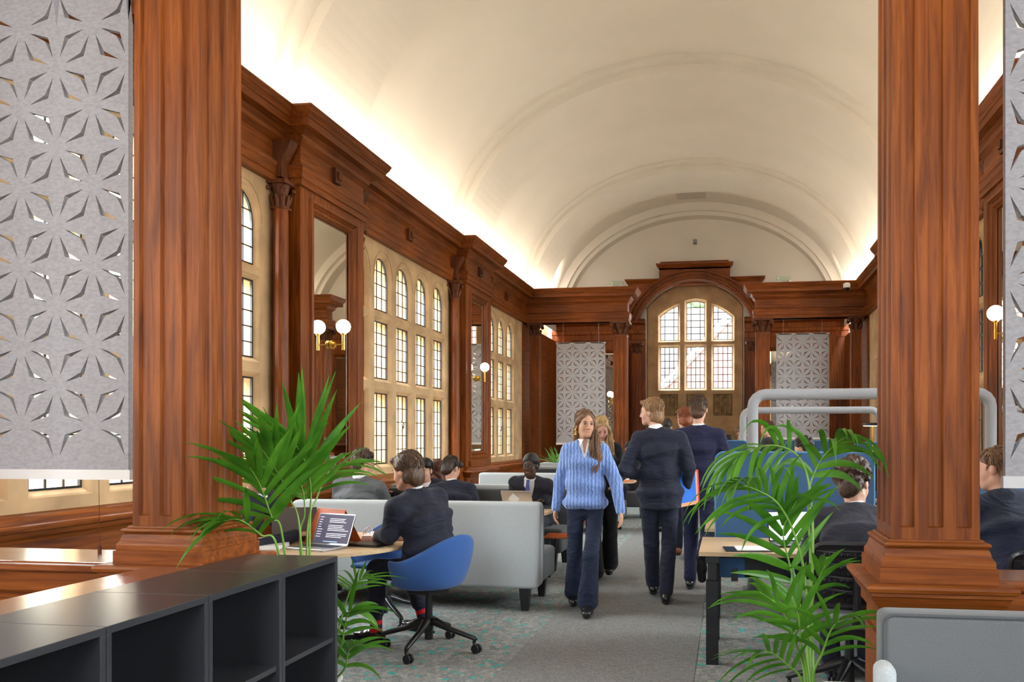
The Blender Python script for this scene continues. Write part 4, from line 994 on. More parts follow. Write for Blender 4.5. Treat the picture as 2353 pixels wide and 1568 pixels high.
def surface(name, adds, cuts, h, m, parent, noise=0, nfreq=45, mats=None, matf=None, k_default=.03, seed=0, flip=None):
    lo = np.min([p[0][0] for p in adds], 0)-h*4; hi = np.max([p[0][1] for p in adds], 0)+h*4
    n = np.ceil((hi-lo)/h).astype(int)+1
    xs = [lo[i]+h*np.arange(n[i]) for i in range(3)]; D = np.full(n, .2, dtype=np.float32)
    def blk(bb, mg):
        i0 = np.maximum(0, np.floor((bb[0]-mg-lo)/h).astype(int)); i1 = np.minimum(n, np.ceil((bb[1]+mg-lo)/h).astype(int)+1)
        if np.any(i1 <= i0): return None, None
        sl = tuple(slice(a, b) for a, b in zip(i0, i1))
        return sl, np.meshgrid(*[xs[i][sl[i]] for i in range(3)], indexing='ij', sparse=True)
    for pr, k in adds:
        k = k or k_default; sl, G = blk(pr, k+3*h)
        if sl is None: continue
        d = pr[2](*G).astype(np.float32); D0 = D[sl]; hh = np.maximum(k-np.abs(D0-d), 0)/k; D[sl] = np.minimum(D0, d)-hh*hh*k*.25
    for pr, k in cuts:
        sl, G = blk(pr, k+3*h)
        if sl is None: continue
        d = -pr[2](*G).astype(np.float32); D0 = D[sl]; hh = np.maximum(k-np.abs(D0-d), 0)/k; D[sl] = np.maximum(D0, d)+hh*hh*k*.25
    if noise:
        rn = np.random.RandomState(seed+3); G = np.meshgrid(*xs, indexing='ij', sparse=True); w_ = 0
        for q in range(5):
            kv = rn.normal(size=3); kv = kv/np.linalg.norm(kv)*nfreq*(.6+.35*q); kv[2] *= .8
            ph = kv[0]*G[0]+kv[1]*G[1]+kv[2]*G[2]; w_ = w_+np.sin(ph+1.5*np.sin(ph*.43+q))*(.8**q)
        D += (w_*noise/2.2).astype(np.float32)
    # surface nets
    sg = D < 0; sh = tuple(n-1); acc = np.zeros(sh+(3,), np.float32); cnt = np.zeros(sh, np.float32); faces = []
    idx = -np.ones(sh, np.int64); quads = []
    for ax in range(3):
        s0 = [slice(None)]*3; s1 = [slice(None)]*3; s0[ax] = slice(0, -1); s1[ax] = slice(1, None)
        c = sg[tuple(s0)] != sg[tuple(s1)]; I = np.argwhere(c)
        if not len(I): continue
        a = D[tuple(s0)][c]; b = D[tuple(s1)][c]; t = a/(a-b); pos = I.astype(np.float32); pos[:, ax] += t
        o = [x for x in range(3) if x != ax]; ins = sg[tuple(s0)][c]
        cells = []
        for d0, d1 in ((1, 1), (0, 1), (0, 0), (1, 0)):
            C = I.copy(); C[:, o[0]] -= d0; C[:, o[1]] -= d1; cells.append(C)
        ok = np.ones(len(I), bool)
        for C in cells: ok &= np.all((C >= 0) & (C < np.array(sh)), axis=1)
        for C in cells:
            Cc = C[ok]; np.add.at(acc, (Cc[:, 0], Cc[:, 1], Cc[:, 2]), pos[ok]); np.add.at(cnt, (Cc[:, 0], Cc[:, 1], Cc[:, 2]), 1)
        quads.append(([C[ok] for C in cells], ins[ok] != (ax == 1)))
    act = np.argwhere(cnt > 0); idx[act[:, 0], act[:, 1], act[:, 2]] = np.arange(len(act))
    vs = acc[act[:, 0], act[:, 1], act[:, 2]]/cnt[act[:, 0], act[:, 1], act[:, 2]][:, None]*h+lo
    fl = []
    for cells, ins in quads:
        q = np.stack([idx[C[:, 0], C[:, 1], C[:, 2]] for C in cells], 1); q[~ins] = q[~ins][:, ::-1]; fl.append(q)
    F_ = np.concatenate(fl)
    me = bpy.data.meshes.new(name); me.vertices.add(len(vs)); me.vertices.foreach_set('co', vs.astype(np.float32).ravel())
    me.loops.add(F_.size); me.loops.foreach_set('vertex_index', F_.ravel().astype(np.int32)); me.polygons.add(len(F_))
    me.polygons.foreach_set('loop_start', np.arange(0, F_.size, 4, dtype=np.int32)); me.polygons.foreach_set('loop_total', np.full(len(F_), 4, np.int32))
    for q in (mats or [m]): me.materials.append(q)
    if matf is not None: me.polygons.foreach_set('material_index', matf(vs[F_].mean(1)).astype(np.int32))
    me.polygons.foreach_set('use_smooth', np.ones(len(F_), bool)); me.update(calc_edges=True); me.validate()
    o = bpy.data.objects.new(name, me); COL.objects.link(o)
    if parent: o.parent = parent
    return o
# ---- looks
def skin(name, col): 
    m = mat(name, col, .5, noise=.06, nscale=30, spec=.35); b = m.node_tree.nodes['Principled BSDF']
    b.inputs['Subsurface Weight'].default_value = .12; b.inputs['Subsurface Radius'].default_value = (.02, .008, .004); b.inputs['Subsurface Scale'].default_value = .3; return m
def cloth(name, col, mott=.18):
    m = mat(name, col, .8, noise=mott, nscale=300, bump=.08, bscale=420, sheen=.05, spec=.25); nt = m.node_tree; N = nt.nodes; L = nt.links; b = N['Principled BSDF']
    tc = N.new('ShaderNodeTexCoord'); mp = N.new('ShaderNodeMapping'); mp.inputs['Scale'].default_value = (5, 5, 9); mp.inputs['Rotation'].default_value = (.5, .4, .2); n = N.new('ShaderNodeTexNoise'); n.inputs['Scale'].default_value = 1.1; n.inputs['Detail'].default_value = 2; n.inputs['Distortion'].default_value = 1.6
    L.new(tc.outputs['Object'], mp.inputs[0]); L.new(mp.outputs[0], n.inputs['Vector']); bp = N.new('ShaderNodeBump'); bp.inputs['Strength'].default_value = .5; bp.inputs['Distance'].default_value = .045
    old = b.inputs['Normal'].links[0].from_node; L.new(n.outputs[0], bp.inputs['Height']); L.new(old.outputs[0], bp.inputs['Normal']); L.new(bp.outputs[0], b.inputs['Normal']); return m
SK = {'fair': skin('skin_fair', (.62, .34, .24)), 'tan': skin('skin_tan', (.58, .31, .20)), 'dark': skin('skin_dark', (.075, .033, .02)), 'rosy': skin('skin_rosy', (.66, .34, .26))}
LIP = {'fair': mat('lips_fair', (.50, .21, .16), .4), 'dark': mat('lips_dark', (.20, .075, .06), .4)}
def hairm(name, c, iso=False):
    m, nt, b = nodes(name); N = nt.nodes; L = nt.links; tc = N.new('ShaderNodeTexCoord'); mp = N.new('ShaderNodeMapping'); mp.inputs['Scale'].default_value = (120, 120, 120) if iso else (170, 170, 22)
    n = N.new('ShaderNodeTexNoise'); n.inputs['Scale'].default_value = 1; n.inputs['Detail'].default_value = 4; L.new(tc.outputs['Object'], mp.inputs[0]); L.new(mp.outputs[0], n.inputs['Vector'])
    cr = N.new('ShaderNodeValToRGB'); e = cr.color_ramp.elements; e[0].position = .32; e[0].color = (*[x*.45 for x in c], 1); e[1].position = .7; e[1].color = (*[min(1, x*1.6) for x in c], 1)
    L.new(n.outputs[0], cr.inputs[0]); L.new(cr.outputs[0], b.inputs['Base Color']); b.inputs['Roughness'].default_value = .45; b.inputs['Specular IOR Level'].default_value = .4
    bp = N.new('ShaderNodeBump'); bp.inputs['Strength'].default_value = .5; bp.inputs['Distance'].default_value = .01; L.new(n.outputs[0], bp.inputs['Height']); L.new(bp.outputs[0], b.inputs['Normal']); return m
HAIR = {'black': hairm('hair_black', (.012, .010, .010)), 'brown': hairm('hair_brown', (.085, .042, .020)), 'dark': hairm('hair_dark_brown', (.035, .018, .011)), 'blond': hairm('hair_dark_blond', (.25, .13, .055)),
        'fairblond': hairm('hair_blond', (.42, .26, .11)), 'red': hairm('hair_red', (.25, .06, .015)), 'auburn': hairm('hair_auburn', (.10, .028, .014)), 'lightbrown': hairm('hair_light_brown', (.17, .085, .04)), 'curly': hairm('hair_curly_brown', (.06, .03, .018), True), 'black_curly': hairm('hair_black_curly', (.012, .010, .010), True), 'dark_curly': hairm('hair_dark_curly', (.03, .017, .011), True)}
M['shirt'] = mat('white_shirt', (.78, .78, .80), .8); M['eye'] = mat('eye_white', (.30, .27, .26), .35, spec=.2); M['iris'] = mat('iris', (.04, .02, .012), .15)
M['shoe'] = mat('black_shoe', (.012, .011, .011), .22, coat=.4); M['brown_shoe'] = mat('brown_shoe', (.22, .06, .02), .3)
def frame(fwd, up=(0, 0, 1)):
    f = unit(np.asarray(fwd, float)); r = unit(np.cross(f, np.asarray(up, float))); u = np.cross(r, f); return np.stack([r, f, u])   # rows: right, forward, up
class Person:
    def __init__(s, label, loc, rz, group=None, name='person'):
        s.root = empty(name, (loc[0], loc[1], loc[2] if len(loc) > 2 else 0), rz); tag(s.root, label, 'person', group)
    def head(s, Hc, fwd, up=(0, 0, 1), sc=1.0):
        s.Hc = np.asarray(Hc, float); s.R = frame(fwd, up); s.sc = sc
    def hp(s, x, y, z): return s.Hc+s.sc*(s.R.T @ V3(x, y, z))
    def hell(s, c, r): return ell(s.hp(*c), V3(*r)*s.sc, s.R)
    def hcap(s, a, b, ra, rb=None): return cap(s.hp(*a), s.hp(*b), ra*s.sc, (ra if rb is None else rb)*s.sc)
def hand(W, d, side, nrm, curl=.5, sc=1.0):
    d = unit(np.asarray(d, float)); side = unit(np.asarray(side, float)-d*(np.asarray(side, float)@d)); n = np.cross(side, d); n = n*np.sign(n@np.asarray(nrm, float)+1e-6); out = []
    out.append((ecap(W, W+d*.075*sc, (.022*sc, .017*sc), (.038*sc, .014*sc), side), .02))
    for o, L, in ((-.029, .062), (-.010, .074), (.010, .070), (.028, .055)):
        p = W+d*.078*sc+side*o*sc; a = d
        for q, fr in enumerate((.45, .32, .23)):
            ang = curl*(.5+q*.45); dd = unit(d*math.cos(ang)+n*math.sin(ang)+side*o*1.2); e = p+dd*L*fr*1.15*sc; out.append((cap(p, e, (.0092-.0008*q)*sc, (.0084-.0008*q)*sc), .004)); p = e
    t0 = W+d*.02*sc-side*.024*sc; t1 = W+d*.055*sc-side*.046*sc+n*.014*sc; t2 = t1+d*.03*sc-side*.002+n*.012*sc
    out += [(cap(t0, t1, .014*sc, .0105*sc), .012), (cap(t1, t2, .0105*sc, .0085*sc), .004)]
    return out
def make(P_, J, look):
    """J: joints; look: what the person wears. All in the person's own frame (x right, y forward)."""
    J = {k: np.asarray(v, float) for k, v in J.items()}; h = look.get('cell', .006); root = P_.root
    Pv, C, N = J['pelvis'], J['chest'], J['neck']; SL, SR = J['sl'], J['sr']; side = unit(SR-SL); up = unit(C-Pv); W = Pv*.55+C*.45
    g = look.get('girth', 1.0); fem = look.get('fem', False); hs = P_.sc
    # ------ body
    A = []
    hw = .92 if fem else 1.0; jw = .80 if fem else .95
    A += [(P_.hell((0, -.012, .035), (.074, .094, .083)), .02), (P_.hell((0, .020, -.028), (.060*hw, .066, .080)), .03), (P_.hell((0, .052, -.088), (.030*hw, .026, .022)), .035),
          (P_.hell((-.034, .050, -.035), (.026, .028, .03)), .02), (P_.hell((.034, .050, -.035), (.026, .028, .03)), .02),
          (P_.hcap((-.028, .074, .024), (.028, .074, .024), .010), .012), (P_.hcap((-.05*jw, .0, -.066), (-.02*jw, .058, -.095), .015), .025), (P_.hcap((.05*jw, .0, -.066), (.02*jw, .058, -.095), .015), .025)]
    ears = [(P_.hell((-.077, -.006, -.012), (.010, .019, .029)), .008), (P_.hell((.077, -.006, -.012), (.010, .019, .029)), .008)]
    face = [(P_.hcap((0, .088, .006), (0, .104, -.034), .0065, .0105), .012), (P_.hcap((-.010, .092, -.038), (.010, .092, -.038), .008), .006),
            (P_.hcap((-.016, .079, -.062), (.016, .079, -.062), .0070), .007), (P_.hcap((-.013, .078, -.072), (.013, .078, -.072), .0075), .007)]
    neck = [(cap(P_.hp(0, -.025, -.045), N, .047 if not fem else .042, .053 if not fem else .048), .03)]
    torso = [(ecap(Pv, W, (.14*g, .10*g), (.13*g, .09*g), side), .05), (ecap(W, C, (.13*g, .09*g), (.15*g, .10*g), side), .05), (cap(SL*.93+SR*.07, SR*.93+SL*.07, .048), .05), (cap(N-up*.08, N-up*.035, .062, .050), .04)]
    limbs = []
    for s_ in 'lr':
        limbs += [(cap(J['s'+s_], J['e'+s_], .042, .036), .03), (cap(J['e'+s_], J['w'+s_], .036, .024), .02)]
        d = J['w'+s_]-J['e'+s_]; hd = look.get('hand_'+s_, {}); sd = hd.get('side', (0, 1, 0)); nr = hd.get('n', (-1 if s_ == 'r' else 1, 0, 0))
        limbs += hand(J['w'+s_], hd.get('d', d), sd, nr, hd.get('curl', .5), .92 if fem else 1.0)
        limbs += [(cap(J['h'+s_], J['k'+s_], .05, .045), .01), (cap(J['k'+s_], J['a'+s_], .042, .032), .01)]
    eyes = [(P_.hell((x, .100, .003), (.0155, .017, .0085)), .010) for x in (-.031, .031)]
    lipc = P_.hp(0, .085, -.067); lipr = .026*hs
    R = P_.R
    def mf(c):
        q = (c-P_.hp(0, .088, -.067)) @ R.T/hs; return ((np.abs(q[:, 0])/.0215)**2+(q[:, 2]/.0085)**2+(q[:, 1]/.02)**2 < 1).astype(int)
    surface('body', A+neck+torso+limbs+ears+face, eyes, look.get('bcell', h), None, None, mats=[SK[look['skin']], LIP['dark' if look['skin'] == 'dark' else 'fair']], matf=mf) if False else None
    body = surface('body', A+neck+torso+limbs+ears+face, eyes, look.get('bcell', h), None, root, mats=[SK[look['skin']], LIP['dark' if look['skin'] == 'dark' else 'fair']], matf=mf)
    if look.get('eyes', True):
        gz = look.get('gaze', 0)
        for x in (-.031, .031):
            m = MB().use(M['eye']); c = P_.hp(x, .0790, .003); m.ball(tuple(c), .0112*hs, 14, 10)
            m.use(M['iris']); c2 = P_.hp(x+gz*.004, .0855, .002); m.ball(tuple(c2), .0070*hs, 10, 8); m.build('eye', None, root, smooth=True)
            m = MB(); b0 = [P_.hp(x+sx*.019, .0905-abs(sx)*.006-(.006 if sx*x > 0 else 0), .0215+(.003 if abs(sx) < .5 else -.001)) for sx in (-1, -.4, .3, 1)]; m.tube([tuple(q) for q in b0], [.0015, .0034, .0032, .001], 6); m.build('eyebrow', HAIR[look['hair']], root, smooth=True)
            m = MB(); b0 = [P_.hp(x+sx*.0155, .0905-abs(sx)*.008, .0095-abs(sx)*.004) for sx in (-1, -.5, 0, .5, 1)]; m.tube([tuple(q) for q in b0], [.0005, .0013, .0015, .0013, .0005], 5); m.build('eyelash', HAIR['black'], root, smooth=True)
    # ------ shirt collar, jacket, trousers, shoes
    top = look.get('top', 'jacket'); tcol = look['topm']; g2 = g
    sh = []; cuts = []
    def torso_layer(e, arms=True, low=None):
        L = [(ecap(Pv-up*(low or 0), Pv, (.172*g2+e, .128*g2+e), (.168*g2+e, .120*g2+e), side, .03), .05), (ecap(Pv, W, (.168*g2+e, .120*g2+e), (.164*g2+e, .112*g2+e), side, .06), .08), (ecap(W, C, (.164*g2+e, .112*g2+e), (.176*g2+e, .124*g2+e), side, .07), .08),
             (cap(J['hl']+up*.015, J['hr']+up*.015, .072*look.get('hipk', g2)+e), .08),
             (ecap(C, N-up*.055, (.176*g2+e, .124*g2+e), (.115+e, .080+e), side, .05), .08),
             (cap(SL*.97+SR*.03, SR*.97+SL*.03, .054+e), .07), (cap((SL*.75+N*.25)-up*.005, N-up*.02, .050+e, .056+e), .06), (cap((SR*.75+N*.25)-up*.005, N-up*.02, .050+e, .056+e), .06)]
        if arms:
            for s_ in 'lr':
                w_ = J['w'+s_]; el = J['e'+s_]; L += [(cap(J['s'+s_], el, .058+e, .050+e), .035), (cap(el, w_, .050+e, look.get('cuff', .039)+e), .02)]
        return L
    def vcut(depth, w0):
        fr = unit(np.cross(up, side)); fr = fr*np.sign(fr @ V3(0, 1, 0)+1e-9)
        a = N+fr*.13+up*.06; b = N+fr*.17-up*depth
        return [(ecap(a, b, (w0, .16), (.004, .15), side, .01), .006), (cap(N, N+up*.16, .060, .068), .01)]
    if top == 'jacket':
        L = torso_layer(.006, low=look.get('tail', .12)); n0 = N-up*.012
        ring = [n0+side*math.cos(t)*.066+unit(np.cross(up, side))*math.sin(t)*.060 for t in np.linspace(0, 2*PI, 13)]
        L += [(cap(ring[i], ring[i+1], .016), .012) for i in range(12)]
        cuts = [(cap(N, N+up*.2, .056, .062), .006)]
        if look.get('vneck'): cuts += vcut(look['vneck'][0], look['vneck'][1])
    else:
        L = torso_layer(.004, low=look.get('tail', .06)); cuts = [(cap(N, N+up*.16, .056, .06), .01)]
        if look.get('vneck'): cuts = vcut(look['vneck'][0], look['vneck'][1])
    surface(top, L, cuts, h, tcol, root, noise=look.get('wrinkle', .006), nfreq=look.get('wfreq', 30), seed=look.get('seed', 1))
    if look.get('collar', True):
        c0 = N+up*.0; c1 = N*.55+P_.hp(0, -.025, -.06)*.45
        if look.get('vneck'):
            SLY = torso_layer(-.010, arms=False)[2:]
            surface('shirt', SLY+[(cap(N-up*.03, N+up*.0, .060, .058), .01)], [(cap(N, N+up*.1, .052), .004)]+([(vcut(look['shirt_v'][0], look['shirt_v'][1])[0][0], .004)] if look.get('shirt_v') else []), h, M['shirt'], root)
            fr = unit(np.cross(up, side)); fr = fr*np.sign(fr @ V3(0, 1, 0))
            for sx in (-1, 1):               # collar wings
                m = MB(); a = N+up*.03+fr*.052+side*sx*.012; b = N+up*.035+fr*.012+side*sx*.062; c = N-up*.035+fr*.085+side*sx*.045; d_ = N-up*.015+fr*.04+side*sx*.085
                m.add([tuple(p) for p in (a, b, d_, c)]+[tuple(p+fr*.006) for p in (a, b, d_, c)], [(0, 1, 2, 3), (4, 7, 6, 5), (0, 4, 5, 1), (1, 5, 6, 2), (2, 6, 7, 3), (3, 7, 4, 0)]); m.build('collar_wing', M['shirt'], root)
        else:
            pass
    if look.get('collar', True):
        ax = unit(P_.hp(0, -.025, -.045)-N); s1 = unit(side-ax*(side@ax)); f1 = np.cross(ax, s1); m = MB(); vs = []; n_ = 24
        for rr, zz in ((.070, -.02), (.067, .020), (.0635, .038), (.0595, .038), (.061, -.02)):
            for k in range(n_):
                t = 2*PI*k/n_; drop = .016*(math.sin(t)*np.sign(f1@V3(0, 1, 0)+1e-9)) if zz > 0 else 0
                vs.append(tuple(N+ax*(zz-drop*(1 if drop > 0 else .3))+s1*math.cos(t)*rr*.97+f1*math.sin(t)*rr))
        fsg = np.sign(f1@V3(0, 1, 0)+1e-9); ks = [k for k in range(n_) if not (look.get('shirt_v') and math.sin(2*PI*(k+.5)/n_)*fsg > -.2)]
        m.add(vs, [(q*n_+k, q*n_+(k+1) % n_, (q+1)*n_+(k+1) % n_, (q+1)*n_+k) for q in range(4) for k in ks]); m.build('collar_band', M['shirt'], root, smooth=True)
    # trousers
    fold = 1
    tr = [(ecap(Pv+up*.08, Pv-up*.03, (.150*g, .112*g), (.165*g, .122*g), side), .05)]
    tr.append((cap(J['hl']*.5+J['hr']*.5+V3(-.045, .0, -.055), J['hl']*.5+J['hr']*.5+V3(.045, .0, -.055), .062), .05))
    r0, r1, r2 = look.get('legr', (.086, .066, .058)); fl_ = look.get('lift', .0)
    for s_ in 'lr':
        a_ = J['a'+s_]; kn = J['k'+s_]; a2 = a_+unit(kn-a_)*look.get('hem', .03)
        tr += [(cap(J['h'+s_], kn, r0, r1), .03), (cap(kn, a2, r1, r2), .02)]
    surface('trousers', tr, [], h, look['legm'], root, noise=.0055, nfreq=28, seed=look.get('seed', 1)+7)
    for s_ in 'lr':
        a_ = J['a'+s_]; t_ = J.get('t'+s_, a_+V3(0, .17, -.06)); d = unit(t_-a_); fw_ = t_-a_; 
        upv = J.get('u'+s_, V3(0, 0, 1)); sdv = unit(np.cross(fw_, upv)); hl = a_-upv*.035-unit(fw_-upv*(fw_@upv))*.045
        toe = hl+unit(fw_-upv*(fw_@upv))*.225
        sho = [(ecap(hl, toe, (.036, .038), (.040, .024), sdv, .035), .03), (cap(a_-upv*.0, a_-upv*.04, .040), .03), (ell((hl*.5+toe*.5)-upv*.0, (.045, .045, .045)), .04)]
        o = surface('shoe', sho, [], min(h, .006), look.get('shoem', M['shoe']), root)
        m = MB(); sd_ = sdv; fwn = unit(fw_-upv*(fw_@upv)); pts = []
        for k in range(18):
            t = 2*PI*k/18; cx = .5+.5*math.cos(t); wv = .037+.006*cx; p = hl+fwn*(.0925+.1475*math.cos(t))+sd_*wv*math.sin(t); pts.append(p)
        lo_ = [p-upv*.040 for p in pts]; hi_ = [p-upv*.022 for p in pts]
        m.add([tuple(p) for p in lo_+hi_], [tuple(range(18)), tuple(range(35, 17, -1))]+[(k, (k+1) % 18, 18+(k+1) % 18, 18+k) for k in range(18)]); m.build('sole', M['black'], o)
    if look.get('socks'):
        for s_ in 'lr':
            a_ = J['a'+s_]; kn = J['k'+s_]; dd = unit(kn-a_); m = MB()
            for q in range(7):
                m.use(M['sock_red'] if q % 2 else M['sock_navy']); m.tube([tuple(a_+dd*(-.03+.03*q)), tuple(a_+dd*(.0+.03*q))], .043, 14)
            m.build('sock', None, root)
    hair(P_, look, N)
    return body
def hair(P_, look, N):
    st = look.get('style', 'short'); hm = HAIR[look['hair']]; root = P_.root; hs = P_.sc; v = look.get('vol', 1.0); rn = random.Random(look.get('seed', 1)+11)
    c = (0, -.020, .048); r = (.083*v, .100*v, .088*v)
    A = [(P_.hell(c, r), .02), (P_.hell((0, -.060, -.008), (.068, .050, .072)), .03)]
    cuts = [(P_.hell((0, .088, -.052), (.075, .062, .110)), .012), (P_.hcap((-.09, -.006, -.02), (-.07, -.006, -.02), .020), .004), (P_.hcap((.09, -.006, -.02), (.07, -.006, -.02), .020), .004)]
    if st in ('short', 'curly', 'fringe', 'mid', 'afro'): A += [(P_.hell((0, -.068, -.050), (.058, .038, .045)), .03)]
    if st in ('short', 'crop'): A += [(P_.hcap((-.03, .070, .092), (.03, .070, .092), .020*v), .02)]
    if st == 'crop': cuts += [(P_.hell((0, .0, -.095), (.12, .11, .06)), .01)]
    if st == 'fringe': A += [(P_.hcap((-.055, .055, .07), (.055, .06, .07), .028), .02), (P_.hcap((-.06, .06, .045), (-.02, .09, .03), .012), .01), (P_.hcap((.06, .06, .045), (.02, .09, .03), .012), .01)]
    if st == 'curly':
        for _ in range(170):
            th = rn.uniform(0, 2*PI); cz = rn.uniform(-.8, 1); sz = math.sqrt(1-cz*cz); q_ = (sz*math.cos(th), sz*math.sin(th), cz)
            if (q_[1] > .35 and q_[2] < .45) or (q_[2] < -.3 and q_[1] > -.3): continue
            A.append((P_.hell((q_[0]*.084*v, -.020+q_[1]*.100*v, .045+q_[2]*.090*v), (rn.uniform(.013, .021),)*3), .008))
    if st == 'mid': A += [(P_.hell((0, -.062, -.055), (.062, .042, .06)), .03), (P_.hcap((-.066, .0, .03), (-.068, -.03, -.07), .024, .016), .02), (P_.hcap((.066, .0, .03), (.068, -.03, -.07), .024, .016), .02), (P_.hcap((-.04, .066, .085), (.04, .066, .085), .022), .02)]
    if st == 'afro': A = [(P_.hell((0, -.018, .055), (.086, .100, .088)), .02), (P_.hell((0, -.06, -.0), (.07, .05, .07)), .03)]
    nz = {'afro': .0035, 'short': .0028, 'crop': .0015, 'curly': .0045, 'mid': .0025, 'long': .002, 'fringe': .0025}[st]
    if st == 'long':
        sw = look.get('sweep', 1); L = look.get('hairlen', .36)
        A = [(P_.hell(c, (.079, .098, .086)), .02), (P_.hell((0, -.055, -.03), (.070, .050, .085)), .03)]
        for i in range(9):                      # the mass falls behind and over one shoulder
            t = i/8; x = (-.062+.124*t); b = P_.hp(x, -.045, -.04); A.append((cap(b, b+V3(x*.3, -.03, -L*(.55+.2*math.sin(i*2.1))), .024, .012), .02))
        fx = sw*.066; p = [P_.hp(fx*.6, .05, .07), P_.hp(fx*1.12, .025, .01), P_.hp(fx*1.35, .015, -.08), P_.hp(fx*1.65, .045, -.17)]
        q = p[-1]; p += [q+V3(sw*.015, .06, -L*.35), q+V3(-sw*.005, .085, -L*.75)]
        for i in range(len(p)-1): A.append((cap(p[i], p[i+1], (.014, .018, .025, .031, .027)[i], (.018, .025, .031, .027, .008)[i]), .02))
        fx = -sw*.066; p2 = [P_.hp(fx*.5, .055, .072), P_.hp(fx*1.08, .02, .025), P_.hp(fx*1.1, -.03, -.04), P_.hp(fx*.9, -.06, -.14)]
        for i in range(3): A.append((cap(p2[i], p2[i+1], .016, .022), .02))
        cuts = [(P_.hell((0, .088, -.050), (.066, .062, .118)), .012)]
    o = surface('hair', A, cuts, look.get('hcell', .0048), hm, root, noise=nz, nfreq=95, seed=look.get('seed', 1), k_default=.02)
    # loose locks give the outline its texture
    m = MB(); nl = {'afro': 500, 'short': 300, 'crop': 160, 'curly': 560, 'mid': 260, 'long': 120, 'fringe': 280}[st]; nl = int(nl*look.get('locks', 1))
    for i in range(nl):
        th = rn.uniform(0, 2*PI); ph = math.acos(rn.uniform(-.25, 1)); d = (math.sin(ph)*math.cos(th), math.sin(ph)*math.sin(th), math.cos(ph))
        if d[1] > .45 and d[2] < .62: continue
        p = V3(c[0]+d[0]*r[0]*.96, c[1]+d[1]*r[1]*.96, c[2]+d[2]*r[2]*.96)
        if st in ('curly', 'afro'): fl = V3(rn.uniform(-1, 1), rn.uniform(-1, 1), rn.uniform(-1, .8)); L = rn.uniform(.025, .045)*(.55 if st == 'afro' else 1); w_ = .0042
        else: fl = V3(d[0]*.6+rn.uniform(-.3, .3)+.25*(d[2] > .6), (-.55 if d[1] < .25 else .6)+rn.uniform(-.35, .35), -.55-.6*(1-d[2])+.5*(d[2] > .8)); L = rn.uniform(.030, .055); w_ = .0036
        dn = V3(*d); fl = unit(fl-dn*(fl@dn)*.82); pts = []
        for q in range(5):
            t = q/4; bend = V3(rn.uniform(-1, 1), rn.uniform(-1, 1), 0)*.004 if st in ('curly', 'afro') else 0; pts.append(tuple(P_.hp(*(p+fl*L*t+dn*(.011*math.sin(PI*t*.9)-.010*t)+bend))))
        m.tube(pts, [w_*.7*hs, w_*hs, w_*.9*hs, w_*.6*hs, .0004], 4, cap=False)
    if st == 'long':
        sw = look.get('sweep', 1); L0 = look.get('hairlen', .36)
        for i in range(90):
            q = P_.hp(sw*.066*1.35+rn.uniform(-.022, .03), .03+rn.uniform(-.02, .03), -.03-rn.uniform(0, .12)); dx = rn.uniform(-.03, .035); Ls = L0*rn.uniform(.6, 1.05)
            m.tube([tuple(q), tuple(q+V3(dx*.5, .055, -Ls*.35)), tuple(q+V3(dx+.01*math.sin(i), .075, -Ls*.7)), tuple(q+V3(dx*1.3, .07, -Ls))], [.0008, .005, .004, .0005], 4, cap=False)
        for i in range(60):
            q = P_.hp(rn.uniform(-.07, .07), -.06+rn.uniform(-.01, .01), -.03); m.tube([tuple(q), tuple(q+V3(0, -.02, -.15)), tuple(q+V3(rn.uniform(-.03, .03), -.04, -L0*.7)), tuple(q+V3(rn.uniform(-.04, .04), -.03, -L0*.95))], [.001, .005, .004, .0005], 4, cap=False)
    m.build('hair_lock', hm, o, smooth=True, fix=False)
def standing(H=1.78, stride=.0, lead='l', sw=.185, **over):
    k = H/1.78; J = dict(pelvis=(0, 0, .97*k), chest=(0, .0, 1.31*k), neck=(0, -.015, 1.485*k), sl=(-sw+.006, -.01, 1.412*k), sr=(sw-.006, -.01, 1.412*k),
        el=(-sw-.055, -.035, 1.15*k), er=(sw+.055, -.035, 1.15*k), wl=(-sw-.06, .05, .91*k), wr=(sw+.06, .05, .91*k),
        hl=(-.088, 0, .93*k), hr=(.088, 0, .93*k), kl=(-.095, .02, .50*k), kr=(.095, .02, .50*k), al=(-.095, -.02, .09), ar=(.095, -.02, .09))
    if stride:
        f, b = ('l', 'r') if lead == 'l' else ('r', 'l'); sx = {'l': -1, 'r': 1}
        J['k'+f] = (sx[f]*.08, stride*.30, .50*k); J['a'+f] = (sx[f]*.07, stride*.42, .09)
        J['k'+b] = (sx[b]*.085, -stride*.05, .49*k); J['a'+b] = (sx[b]*.075, -stride*.52, .13)
    J.update(over); return J
def sitting(zs=.47, lean=.15, sw=.185, reach=.32, **over):
    """hips on a seat of height zs, thighs forward, hands resting ahead of the body"""
    J = dict(pelvis=(0, .0, zs+.11)); s, c = math.sin(lean), math.cos(lean)
    def sp(d): return (0, d*s, zs+.11+d*c)
    J['chest'] = sp(.34); J['neck'] = (0, sp(.52)[1]+.01, sp(.52)[2]); y, z = sp(.465)[1:]
    J['sl'] = (-sw, y, z); J['sr'] = (sw, y, z); J['el'] = (-sw-.07, y+.10, z-.25); J['er'] = (sw+.07, y+.10, z-.25)
    J['wl'] = (-.10, y+reach, z-.27); J['wr'] = (.10, y+reach, z-.27)
    J['hl'] = (-.09, .03, zs+.085); J['hr'] = (.09, .03, zs+.085); J['kl'] = (-.12, .45, zs+.075); J['kr'] = (.12, .45, zs+.075)
    J['al'] = (-.11, .42, .09); J['ar'] = (.11, .42, .09); J.update(over); return J
